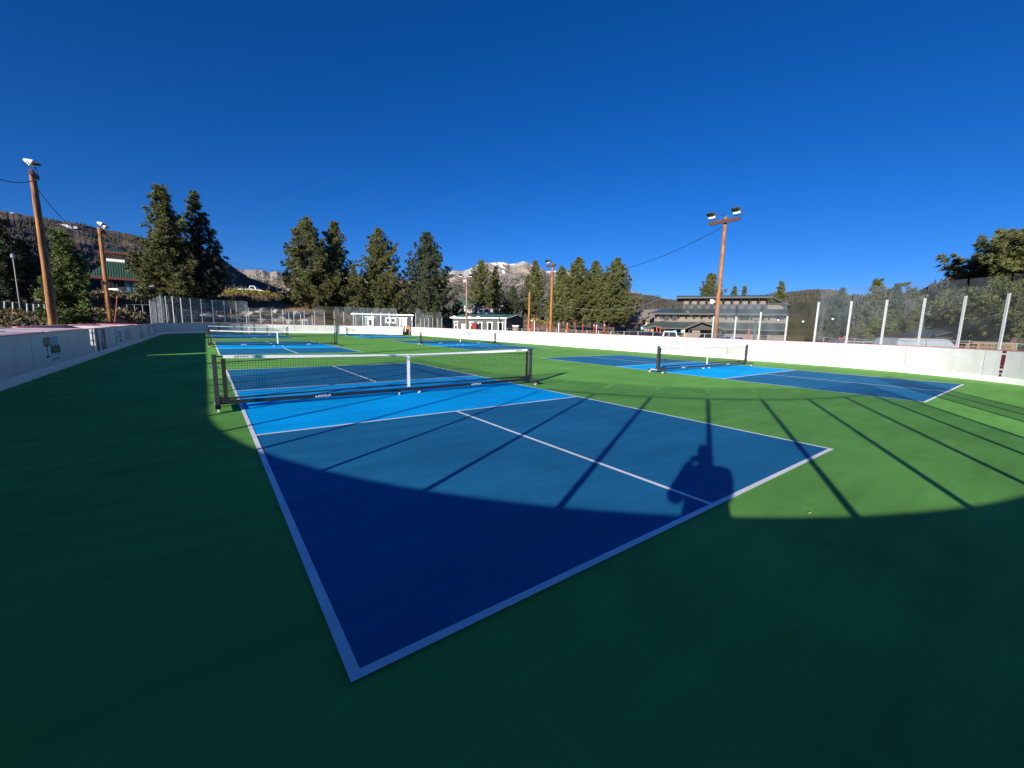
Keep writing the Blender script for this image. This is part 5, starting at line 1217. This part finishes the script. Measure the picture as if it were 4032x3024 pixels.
F.box('curved_wall', 'wall_tan', B, F.sz(2722, 1300)[0], F.sz(2752, 1300)[0], -5.6, -5.2, -.2, F.sz(2740, 1300)[1]+.6)
F.box('entry_wall', 'wall_cream', B, F.sz(2756, 1300)[0], F.sz(2800, 1300)[0], -1.0, -.6, -.2, 2.6)
for u in (2700, 2765, 2790, 2870, 2960, 3040): window(Face(F.P(0, -.1, 0), F.P(9, -.1, 0)), B, u, 1300, u+16, 1326, 2, 1, 'trim_dark', 'window_dark')
for i in range(3):
    q = F.sz(2690+i*150, 1320)[0]; F.box('planter_wall', 'wall_tan', B, q, q+6, -8.2, -7.9, -.1, .95)
# -- kiosk with slate roof behind the white van
F = Face(at(3530, 1330, 74), at(3680, 1330, 70)); q0, ze = F.sz(3512, 1322); q1, _ = F.sz(3672, 1323); zt = F.sz(3600, 1301)[1]; c = F.P(3, 3, 0)
B = thing('slate_roof_kiosk', (c[0], c[1], 0), 'low building with slate roof and red eave behind the white van', 'building')
F.box('wall', 'wall_dark', B, q0+.3, q1-.3, .3, 6, -.1, ze); slab([F.P(q0-.3, -.3, ze), F.P(q1+.3, -.3, ze), F.P(q1-.5, 3.2, zt), F.P(q0+1.2, 3.2, zt)], .12, 'roof', 'roof_slate', B); slab([F.P(q1+.3, 6.5, ze), F.P(q0-.3, 6.5, ze), F.P(q0+1.2, 3.2, zt), F.P(q1-.5, 3.2, zt)], .12, 'roof', 'roof_slate', B); F.box('fascia', 'fascia_red', B, q0-.35, q1+.35, -.36, -.31, ze-.28, ze+.08)

# ------------------------------------------------------------------ fences
def post_at(t, p, z0, z1, r, m, name='post', n=7):
    mb = MB(); mb.tube([(p[0], p[1], z0), (p[0], p[1], z1)], r, n); return part(mb, name, m, t)
# pipe and wire fence outside the sunny right boards
FX = 27.5; ys = [-4.6+1.38*i for i in range(0, 31)]
t = thing('wire_fence', (FX, 5, 0), 'low galvanised fence with slack top wire just outside the sunny right boards', 'fence')
rnd = random.Random(2)
tops = [1.30+rnd.uniform(-.03, .03) for _ in ys]
for y, z in zip(ys, tops): post_at(t, (FX, y), -.5, z, .026, 'galv')
for i in range(len(ys)-1):
    a, b = np.array((FX, ys[i], tops[i]-.03)), np.array((FX, ys[i+1], tops[i+1]-.03)); sg = rnd.uniform(.0, .10) if i < 8 else .0
    mb = MB(); mb.tube([a, a*.5+b*.5-np.array((0, 0, sg)), b], .016, 5); part(mb, 'top_rail', 'galv', t)
mb = MB()
for k in range(5):
    z = .2+.2*k; mb.tube([(FX+.035, ys[0], z), (FX+.035, ys[-1], z)], .004, 4)
o = part(mb, 'wires', 'galv', t); o['kind'] = 'stuff'
# fence with pale posts in front of the boulder bank
t = thing('post_fence', at(800, 1262, 64.5), 'row of short pale fence posts with one rail at the foot of the boulder bank', 'fence')
last = None
for u, vt in ((716, 1210), (777, 1210), (845, 1213), (912, 1216), (972, 1219), (1028, 1223), (1139, 1231), (1185, 1236), (1230, 1240)):
    b = at(u, 1266, 65); z = tz(b); zt = at(u, vt, 65)[2]; post_at(t, b, z-.1, zt, .05, 'stanchion')
    if last is not None: mb = MB(); mb.tube([(last[0], last[1], last[2]), (b[0], b[1], z+.6)], .025, 5); part(mb, 'rail', 'galv', t)
    last = (b[0], b[1], z+.6)
# green mesh fence at the far left
t = thing('mesh_fence', at(100, 1238, 48), 'dark green mesh fence with white posts left of the leftmost light pole', 'fence')
P = []
for u, v0, v1 in ((-60, 1183, 1231), (-20, 1184, 1233), (17, 1187, 1235), (50, 1190, 1237), (78, 1193, 1234), (106, 1195, 1236), (132, 1197, 1237), (153, 1198, 1241), (175, 1200, 1241)):
    a, b = at(u, v1, 48), at(u, v0, 48); P.append((a, b)); mb = MB(); mb.tube([a-np.array((0, 0, .3)), b], .04, 7); part(mb, 'post', 'stanchion', t)
for (a, b), (c, d) in zip(P[:-1], P[1:]):
    w = np.array((c-a)[:2])/np.linalg.norm((c-a)[:2]); nn = np.array((-w[1], w[0], 0))*.05
    p = [a+nn, c+nn, d+nn, b+nn]; p2 = [q+nn*.3 for q in p]; mb = MB(); mb.hexa([p[0], p[1], p2[1], p2[0], p[3], p[2], p2[2], p2[3]]); part(mb, 'mesh_panel', 'green_mesh', t)
# fence below the pavilion
t = thing('rail_fence', at(560, 1255, 60), 'thin dark rail fence below the pavilion', 'fence')
last = None
for u in (505, 535, 566, 600, 632, 665):
    b = at(u, 1256, 60); z = tz(b); zt = at(u, 1199, 60)[2]; post_at(t, b, z-.1, zt, .035, 'galv')
    if last is not None: mb = MB(); mb.tube([last, (b[0], b[1], zt-.03)], .025, 5); part(mb, 'rail', 'galv', t)
    last = (b[0], b[1], zt-.03)

# ------------------------------------------------------------------ posts, lamps, markers, signs
def marker(u, v0, v1, d, m, label, r=.05, lean=0.0, cat='marker pole', name='marker_pole', cap=None, u2=None):
    a = at(u, v1, d); b = at(u2 if u2 else u, v0, d); z = min(tz(a)-.1, a[2])
    t = thing(name, (a[0], a[1], z), label, cat)
    mb = MB(); mb.tube([(a[0], a[1], z), tuple(b)], [r, r*.9], 8); part(mb, 'shaft', m, t)
    if cap: mb = MB(); mb.tube([tuple(b), tuple(b+np.array((0, 0, .10)))], r*1.25, 8); part(mb, 'cap', cap, t)
    return t
marker(2090, 1265, 1303, 50, 'orange_red', 'leaning red marker pole beside the short bare wooden pole', u2=2093, cap='print_white')
marker(2097, 1262, 1303, 51, 'orange_red', 'upright red marker pole beside the leaning red one', cap='print_white')
marker(2104, 1264, 1300, 52, 'print_white', 'thin white marker pole right of the two red ones', r=.035, cap='galv')
marker(2153, 1280, 1303, 58, 'orange_red', 'short red marker post left of the reddish light pole', cap='orange')
marker(2200, 1272, 1310, 46, 'print_white', 'tall white marker pole right of the reddish light pole', cap='galv')
marker(2231, 1277, 1310, 46, 'orange', 'leaning orange marker pole between two pine trunks', r=.06, u2=2234, cap='yellow_tan')
marker(2295, 1280, 1305, 58, 'orange_red', 'orange red marker pole standing at the flat pale boulder', r=.075, cap='orange')
marker(2308, 1291, 1307, 58, 'cap_pink', 'short pink marker peg right of the flat pale boulder', r=.04, cap='orange')
marker(2339, 1282, 1310, 58, 'orange_red', 'left one of the two close red poles behind the fence', r=.06, cap='print_white')
marker(2349, 1283, 1310, 59, 'cap_pink', 'right one of the two close red poles behind the fence', r=.06, cap='print_white')
marker(2381, 1281, 1312, 57, 'orange_red', 'red pole in front of the right pine trunk of the dense group', r=.06, cap='print_white')
marker(2587, 1290, 1316, 62, 'orange_red', 'thick red post in front of the small lodge gable', r=.12, cap='orange_red')
marker(2601, 1289, 1316, 62, 'orange_red', 'slim red post beside the thick red one', r=.08, cap='orange_red')
marker(2695, 1299, 1330, 48, 'yellow_tan', 'yellow tan post at the lodge porch', r=.06, cap='orange')
marker(2937, 1300, 1345, 46, 'orange_red', 'slanting red post seen through the second glass pane', r=.10, u2=2950, cap='orange_red')
marker(450, 1172, 1260, 50, 'orange_red', 'thin red marker post right of the pavilion light pole', r=.035, u2=461, cap='orange')
marker(3585, 1349, 1375, 36, 'yellow_tan', 'short tan marker stick in front of the frosted car', r=.04, u2=3592, cap='orange')
def lamp_post(u, v0, v1, d, label, head='T', m='trim_dark', r=.06, w=.8):
    a = at(u, v1, d); b = at(u, v0, d); z = min(tz(a)-.1, a[2]); t = thing('lamp_post', (a[0], a[1], z), label, 'lamp post')
    mb = MB(); mb.tube([(a[0], a[1], z), (a[0], a[1], b[2])], [r*1.15, r*.8], 8); part(mb, 'post', m, t)
    if head == 'T':
        s = RT[:2]/np.linalg.norm(RT[:2])*w
        for k in (-1, 1):
            mb = MB(); q = np.array((a[0], a[1], b[2]+.06)); e = q+np.array((s[0], s[1], 0))*k; mb.bar(q+(e-q)*.12, e, .28, .14); part(mb, 'lamp_head', m, t)
        mb = MB(); mb.bar((a[0]-.1, a[1], b[2]+.02), (a[0]+.1, a[1], b[2]+.02), .12, .12); part(mb, 'bracket', m, t)
    elif head == 'globe':
        mb = MB(); mb.tube([(a[0], a[1], b[2]-.05), (a[0], a[1], b[2]+.02), (a[0], a[1], b[2]+.22), (a[0], a[1], b[2]+.3)], [.05, .13, .12, .04], 9); part(mb, 'lamp_head', 'lamp_shell', t)
    else:
        s = RT[:2]/np.linalg.norm(RT[:2]); q = np.array((a[0], a[1], b[2])); mb = MB(); mb.bar(q, q+np.array((s[0]*.9, s[1]*.9, .1)), .22, .14); part(mb, 'lamp_head', m, t)
    return t
lamp_post(2503, 1275, 1318, 66, 'dark T shaped lamp in front of the tan building')
lamp_post(2630, 1288, 1318, 70, 'low dark T shaped lamp in front of the lodge porch')
lamp_post(2607, 1268, 1318, 60, 'dark lamp post standing against the left lodge windows', head='T', w=.35)
lamp_post(2549, 1266, 1312, 68, 'square headed dark post at the left lodge corner', head='T', w=.2)
lamp_post(2125, 1178, 1306, 62, 'slim grey street light left of the reddish light pole', head='arm', m='dark_post', r=.07)
lamp_post(2968, 1262, 1345, 58, 'dark street light behind the second glass pane', head='T', r=.14, w=.6, m='slate_wall')
lamp_post(1966, 1206, 1240, 100, 'pale lamp pole above the grey shed roof', head='arm', m='galv')
lamp_post(84, 1018, 1240, 47, 'grey street light left of the leftmost light pole', head='globe', m='dark_post', r=.05)
lamp_post(590, 1130, 1245, 62, 'thin grey lamp pole left of the far glass', head='arm', m='dark_post', r=.035)
def sign(u, v0, v1, vb, d, label):
    a = at(u, vb, d); b = at(u, v1, d); c = at(u, v0, d); t = thing('parking_sign', (a[0], a[1], -.4), label, 'sign')
    mb = MB(); mb.tube([(a[0], a[1], -.4), (a[0], a[1], c[2])], .03, 6); part(mb, 'post', 'galv', t)
    s = RT[:2]/np.linalg.norm(RT[:2]); h = c[2]-b[2]; w = .17; f2 = -np.array((s[1], -s[0]))*-1
    n = np.array((-s[1], s[0])); n = n if n@(np.array((a[0], a[1]))-CAM[:2]) < 0 else -n
    P0 = [(a[0]+s[0]*x*w+n[0]*o, a[1]+s[1]*x*w+n[1]*o, z) for o in (.04, .06) for x, z in ((-1, b[2]), (1, b[2]), (1, c[2]), (-1, c[2]))]
    mb = MB(); mb.hexa([P0[0], P0[1], P0[5], P0[4], P0[3], P0[2], P0[6], P0[7]]); part(mb, 'plate', 'sign_blue', t)
sign(2655, 1301, 1311, 1325, 52, 'light blue parking sign in front of the white car roof'); sign(2685, 1299, 1310, 1325, 50, 'light blue parking sign left of the yellow tan post'); sign(2526, 1287, 1297, 1315, 64, 'light blue sign left of the small lodge gable')

# ------------------------------------------------------------------ cars
def car(pos, yaw, body, label, kind='suv', L=4.6, Wd=1.85, H=1.62, cat='car', glass='window_dark'):
    x, y, z = pos; t = thing('parked_car', (x, y, z), label, cat); t.rotation_euler = (0, 0, yaw)
    def ring(pts, w0, w1, name, m):
        """profile in x/z extruded across, narrowed at the top"""
        zs = [p[1] for p in pts]; z0, z1 = min(zs), max(zs); mb = MB(); n = len(pts)
        hw = lambda q: w0+(w1-w0)*(q-z0)/(z1-z0)
        mb.v = [(p[0], -hw(p[1]), p[1]) for p in pts]+[(p[0], hw(p[1]), p[1]) for p in pts]; mb.f = [tuple(range(n)), tuple(range(n, 2*n))[::-1]]+[(i, n+i, n+(i+1) % n, (i+1) % n) for i in range(n)]
        o = mb.build(name, m, t); bv = o.modifiers.new('soft', 'BEVEL'); bv.width = .05; bv.segments = 2; return o
    a = L/2; sh = H*.56
    low = [(-a, .32), (-a+.02, sh-.08), (-a+.15, sh), (a*.42, sh+.02), (a-.35, sh-.12), (a-.03, sh-.28), (a, .36), (a-.1, .24), (-a+.1, .24)]
    bd = ring(low, Wd/2-.03, Wd/2, 'body', body)
    if kind == 'pickup': cab = [(-a*.12, sh), (-a*.08, H-.03), (0, H), (a*.22, H), (a*.30, H-.04), (a*.52, sh)]
    elif kind == 'sedan': cab = [(-a*.72, sh), (-a*.42, H-.05), (-a*.3, H), (a*.08, H), (a*.16, H-.03), (a*.50, sh)]
    else: cab = [(-a+.1, sh), (-a+.28, H-.06), (-a+.42, H), (a*.10, H), (a*.2, H-.04), (a*.52, sh)]
    ring(cab, Wd/2-.06, Wd/2-.24, 'cabin', body)
    zs0, zs1 = sh+.06, H-.10
    def side(x0, x1, x2, x3, s):
        mb = MB(); hw = lambda q: (Wd/2-.06)+(-.18)*(q-sh)/(H-sh)+.006
        mb.v = [(x0, s*hw(zs0), zs0), (x1, s*hw(zs0), zs0), (x2, s*hw(zs1), zs1), (x3, s*hw(zs1), zs1)]; mb.v += [(p[0], p[1]-s*.01, p[2]) for p in mb.v]; mb.f = [(0, 1, 2, 3), (7, 6, 5, 4), (0, 4, 5, 1), (1, 5, 6, 2), (2, 6, 7, 3), (3, 7, 4, 0)]; mb.build('window', glass, t)
    bk = cab[0][0]; fr_ = cab[-1][0]; mid = (cab[2][0]+cab[3][0])/2
    for s in (-1, 1):
        if kind != 'pickup': side(bk+.30, mid-.04, mid-.04, cab[1][0]+.18, s)
        side(mid+.04 if kind != 'pickup' else bk+.12, fr_-.22, cab[4][0]-.10, mid+.04 if kind != 'pickup' else cab[1][0]+.1, s)
    def glassq(xa, xb, name):
        mb = MB(); w0, w1 = Wd/2-.20, Wd/2-.32; d = .012*(1 if xa > xb else -1)
        mb.v = [(xa+d, -w0, zs0), (xa+d, w0, zs0), (xb+d, w1, zs1), (xb+d, -w1, zs1)]; mb.v += [(p[0]-d*1.5, p[1], p[2]-.01) for p in mb.v]; mb.f = [(0, 1, 2, 3), (7, 6, 5, 4), (0, 4, 5, 1), (1, 5, 6, 2), (2, 6, 7, 3), (3, 7, 4, 0)]; mb.build(name, glass, t)
    ft = (zs0-sh)/(H-.04-sh); ft2 = (zs1-sh)/(H-.04-sh)
    glassq(fr_+(cab[4][0]-fr_)*ft, fr_+(cab[4][0]-fr_)*ft2, 'windscreen'); glassq(bk+(cab[1][0]-bk)*ft, bk+(cab[1][0]-bk)*ft2, 'rear_window')
    for sx in (-a*.62, a*.64):
        for s in (-1, 1):
            c = thing('wheel', (sx, s*(Wd/2-.12), .33), None, None); c.parent = t
            mb = MB(); mb.tube([(0, -.11, 0), (0, .11, 0)], .33, 16); mb.build('tyre', 'tyre', c); mb = MB(); mb.tube([(0, -.118, 0), (0, .118, 0)], .20, 10); mb.build('rim', 'steel', c)
    for s in (-1, 1):
        mb = MB(); mb.box(a-.16, s*.62-.16, sh-.30, a+.004, s*.62+.16, sh-.17); mb.build('headlight', 'print_white', t); mb = MB(); mb.box(-a-.01, s*.70-.1, sh-.30, -a+.05, s*.70+.1, sh-.08); mb.build('tail_light', 'lamp_red', t)
        mb = MB(); mb.box(a*.40, s*(Wd/2+.07)-.07, sh+.02, a*.46, s*(Wd/2+.07)+.07, sh+.16); mb.build('mirror', body, t)
    if kind == 'suv':
        for s in (-1, 1): mb = MB(); mb.tube([(-a*.7, s*.58, H+.05), (a*.05, s*.58, H+.05)], .02, 5); mb.tube([(-a*.6, s*.58, H-.02), (-a*.6, s*.58, H+.05)], .018, 5); mb.tube([(-a*.05, s*.58, H-.02), (-a*.05, s*.58, H+.05)], .018, 5); mb.build('roof_rail', 'trim_dark', t)
    return t
LOTZ = -.45
vy = YAW_side = math.atan2(RT[1], RT[0])
def ct(u, v, d, z=None): b = at(u, v, d); return (b[0], b[1], tz(b) if z is None else z)
car(ct(995, 1172, 104), vy+.15, 'car_white', 'small white pickup parked on the bank in front of the low green lodge', 'pickup', 4.9)
car(ct(1113, 1172, 112), vy+.9, 'car_beige', 'beige car half hidden by golden brush on the bank', 'sedan', 4.4, H=1.5)
car(ct(1914, 1237, 108), vy+.2, 'car_silver', 'pale silver car parked above the grey shed roof', 'suv')
car(ct(2478, 1315, 50, LOTZ+.25), vy+.05, 'car_dark', 'long dark pickup parked behind the fence below the tan building', 'pickup', 5.6)
car(ct(2568, 1315, 51, LOTZ+.2), vy+.1, 'car_dark', 'dark car parked nose to tail with the long dark pickup', 'sedan', 4.8, H=1.5)
car(ct(2638, 1318, 54, LOTZ+.05), vy+1.2, 'car_white', 'white car behind the fence at the light blue parking sign', 'suv', 4.6, H=1.75)
car(ct(2890, 1330, 48, LOTZ), vy+.3, 'car_silver', 'silver car seen through the first hazy glass panes', 'sedan', H=1.45)
car(ct(2790, 1330, 52, LOTZ), vy+1.5, 'car_dark', 'dark car parked below the lodge porch gable left of the right light pole', 'suv', H=1.6)
car(ct(3330, 1345, 44, LOTZ-.05), vy-.1, 'cap_red', 'dull red car beside the orange container', 'sedan', H=1.42)
car(ct(3420, 1350, 40, LOTZ-.05), vy-.05, 'car_grey', 'grey estate car with roof rails behind the right glass', 'suv', L=5.0, H=1.5)
car(ct(3645, 1360, 34, LOTZ), vy+.0, 'car_silver', 'white car with frosted roof close behind the right boards', 'suv', L=5.2, Wd=1.95, H=1.78, glass='frost')
# container, tarps, pallets
b = at(3318, 1345, 58); t = thing('orange_container', (b[0], b[1], LOTZ), 'orange box container standing past the dull red car', 'container'); H_ = Face(at(3307, 1330, 58), at(3332, 1330, 58)); q = H_.sz(3332, 1330)[0]; zt = H_.sz(3318, 1323)[1]
H_.box('box', 'orange', t, 0, q, 0, 1.4, zt-.75, zt); H_.box('side_plate', 'orange_red', t, -.1, -.005, -.05, 1.4, zt-.8, zt+.03)
for s in (.1, q-.25): H_.box('leg', 'trim_dark', t, s, s+.15, .1, .3, LOTZ, zt-.751)
def mound(u0, u1, vt, vb, d, label, seed):
    H_ = Face(at(u0, vb, d), at(u1, vb, d)); w = H_.sz(u1, vb)[0]; zt = H_.sz((u0+u1)/2, vt)[1]; zb_ = LOTZ
    c = H_.P(w/2, .8, zb_); rnd = random.Random(seed); bm = bmesh.new(); bmesh.ops.create_icosphere(bm, subdivisions=3, radius=1)
    for v in bm.verts:
        k = 1+.16*math.sin(v.co.x*7+seed)+.12*math.sin(v.co.y*9+v.co.z*5); v.co = Vector((v.co.x*w*.5*k, v.co.y*.8*k, max(0, v.co.z)**.6*(zt-zb_)*(.9+.1*k) if v.co.z > 0 else 0))
    me = bpy.data.meshes.new('covered_pile'); bm.to_mesh(me); bm.free(); me.materials.append(MATS['orange_red']); o = link('covered_pile', me, None, c); o.rotation_euler = (0, 0, math.atan2(H_.x[1], H_.x[0])); tag(o, label, 'tarp')
mound(3648, 3698, 1317, 1335, 50, 'orange covered heap behind the frosted car', 1); mound(3752, 3784, 1327, 1342, 48, 'orange covered heap right of the frosted car', 2); mound(3485, 3525, 1321, 1340, 56, 'dull orange heap left of the low slate roofed building', 3)
def pallets(u, vt, d, n, label, seed):
    b = at(u, 1360, d); zt = at(u, vt, d)[2]; t = thing('pallet_stack', (b[0], b[1], LOTZ), label, 'pallets'); t.rotation_euler = (0, 0, seed*.4)
    h = (zt-LOTZ)/n
    for i in range(n):
        z = h*i
        for k in range(3): mb = MB(); mb.box(-.6, -.5+.45*k, z+.005, .6, -.4+.45*k, z+h*.68); mb.build('stringer', 'pallet_wood', t)
        for k in range(5): mb = MB(); mb.box(-.6+.26*k, -.52, z+h*.69, -.44+.26*k, .52, z+h*.93); mb.build('slat', 'pallet_wood', t)
pallets(3790, 1349, 36, 9, 'stack of pale pallets right of the frosted car', 1); pallets(3838, 1352, 37, 8, 'short stack of pallets behind the bright fence post', 2); pallets(3905, 1345, 36, 9, 'tallest pallet stack by the last glass posts', 3); pallets(3940, 1348, 38, 9, 'pallet stack closest to the right edge', 4)
# bin beside the rocks, equipment behind the mid glass
b = at(1200, 1262, 63.5); t = thing('metal_box', (b[0], b[1], tz(b)), 'pale metal box with dark panel behind the middle glass', 'cabinet'); z = tz(b)
mb = MB(); mb.box(b[0]-.35, b[1]-.2, z-.1, b[0]+.35, b[1]+.2, z+1.3); part(mb, 'body', 'grey_panel', t); mb = MB(); mb.box(b[0]-.25, b[1]-.22, z+.5, b[0]+.25, b[1]-.205, z+1.1); part(mb, 'panel', 'window_blue', t)

# ------------------------------------------------------------------ the photographer (behind the camera; only the shadow falls in the picture)
def skin_chain(name, verts, edges, m, parent, sub=2):
    me = bpy.data.meshes.new(name); me.from_pydata([v[0] for v in verts], edges, []); me.update()
    o = bpy.data.objects.new(name, me); COL.objects.link(o)
    md = o.modifiers.new('skin', 'SKIN'); md.use_smooth_shade = True
    sv = me.skin_vertices[0].data
    for i, v in enumerate(verts): sv[i].radius = (v[1], v[2] if len(v) > 2 else v[1]); sv[i].use_root = (i == 0)
    ss = o.modifiers.new('smooth', 'SUBSURF'); ss.levels = sub; ss.render_levels = sub
    me.materials.append(MATS[m]); o.parent = parent; return o
pc = np.array((-0.505, -1.80)); ps = math.atan2(-.60, .80)      # facing the same way as the camera
T = thing('person', (pc[0], pc[1], 0), 'person in a dark jacket holding up a phone, whose shadow falls on the blue court', 'person', None, ps)
# local axes: x to the person's right, y forward
V = [((0, 0, .96), .18, .12), ((0, .0, 1.15), .185, .125), ((0, .0, 1.34), .20, .125), ((0, .0, 1.45), .10, .08), ((0, .03, 1.53), .058), ((0, .05, 1.585), .075, .09), ((0, .045, 1.67), .078, .092), ((0, .04, 1.715), .05, .06),
     ((-.17, .0, 1.40), .095), ((-.25, .06, 1.20), .085), ((-.23, .14, 1.14), .065), ((-.12, .18, 1.40), .052), ((-.085, .19, 1.47), .038),
     ((.16, .0, 1.40), .095), ((.215, .06, 1.20), .085), ((.20, .13, 1.14), .065), ((.13, .18, 1.39), .050), ((.115, .19, 1.46), .036),
     ((-.10, .0, .86), .105), ((-.11, .02, .50), .07), ((-.11, .0, .12), .05), ((-.12, .14, .045), .04),
     ((.10, .0, .86), .105), ((.11, .02, .50), .07), ((.11, .0, .12), .05), ((.12, .14, .045), .04)]
E_ = [(0, 1), (1, 2), (2, 3), (3, 4), (4, 5), (5, 6), (6, 7), (2, 8), (8, 9), (9, 10), (10, 11), (11, 12), (2, 13), (13, 14), (14, 15), (15, 16), (16, 17), (0, 18), (18, 19), (19, 20), (20, 21), (0, 22), (22, 23), (23, 24), (24, 25)]
skin_chain('body', V, E_, 'jacket', T)
skin_chain('hair', [((0, .02, 1.66), .085, .09), ((0, .02, 1.70), .08, .085), ((0, .01, 1.735), .045, .05)], [(0, 1), (1, 2)], 'hair', T)
skin_chain('face', [((0, .115, 1.665), .045, .03), ((0, .125, 1.62), .05, .028), ((0, .115, 1.57), .04, .025)], [(0, 1), (1, 2)], 'skin', T)
for s, x0 in ((-1, -.085), (1, .115)):
    for k in range(4):
        bx = x0-s*.0; z = 1.455+.018*k
        skin_chain('finger', [((bx+s*.012, .168, z), .010), ((bx-s*.012, .195, z+.012), .009), ((bx-s*.035, .182, z+.016), .008)], [(0, 1), (1, 2)], 'skin', T, 1)
    skin_chain('thumb', [((x0, .15, 1.45), .012), ((x0-s*.022, .14, 1.49), .010), ((x0-s*.03, .145, 1.515), .009)], [(0, 1), (1, 2)], 'skin', T, 1)
ph = thing('phone', tuple(CAM+np.array((-f_[0], -f_[1], 0))*.045+np.array((.0, .0, -.005))), 'black phone held up by the person at the boards', 'phone', None, ps)
mb = MB(); mb.box(-.03, -.005, -.04, .125, .003, .038); mb.build('case', 'black_metal', ph); mb = MB(); mb.box(-.027, -.0065, -.037, .122, -.0055, .035); mb.build('screen', 'window_dark', ph)
# fallen twig on the sunny green
p = onZ(3190, 2021, .004); mb = MB(); mb.tube([(p[0]-.02, p[1]+.01, .006), (p[0], p[1], .012), (p[0]+.022, p[1]-.004, .006)], [.003, .005, .002], 5); mb.v = [(v[0]-p[0], v[1]-p[1], v[2]) for v in mb.v]
tag(mb.build('dry_leaf', 'yellow_tan', None, False, (p[0], p[1], 0)), 'tiny dry curled leaf lying on the sunny green floor near the shadow edge', 'leaf')
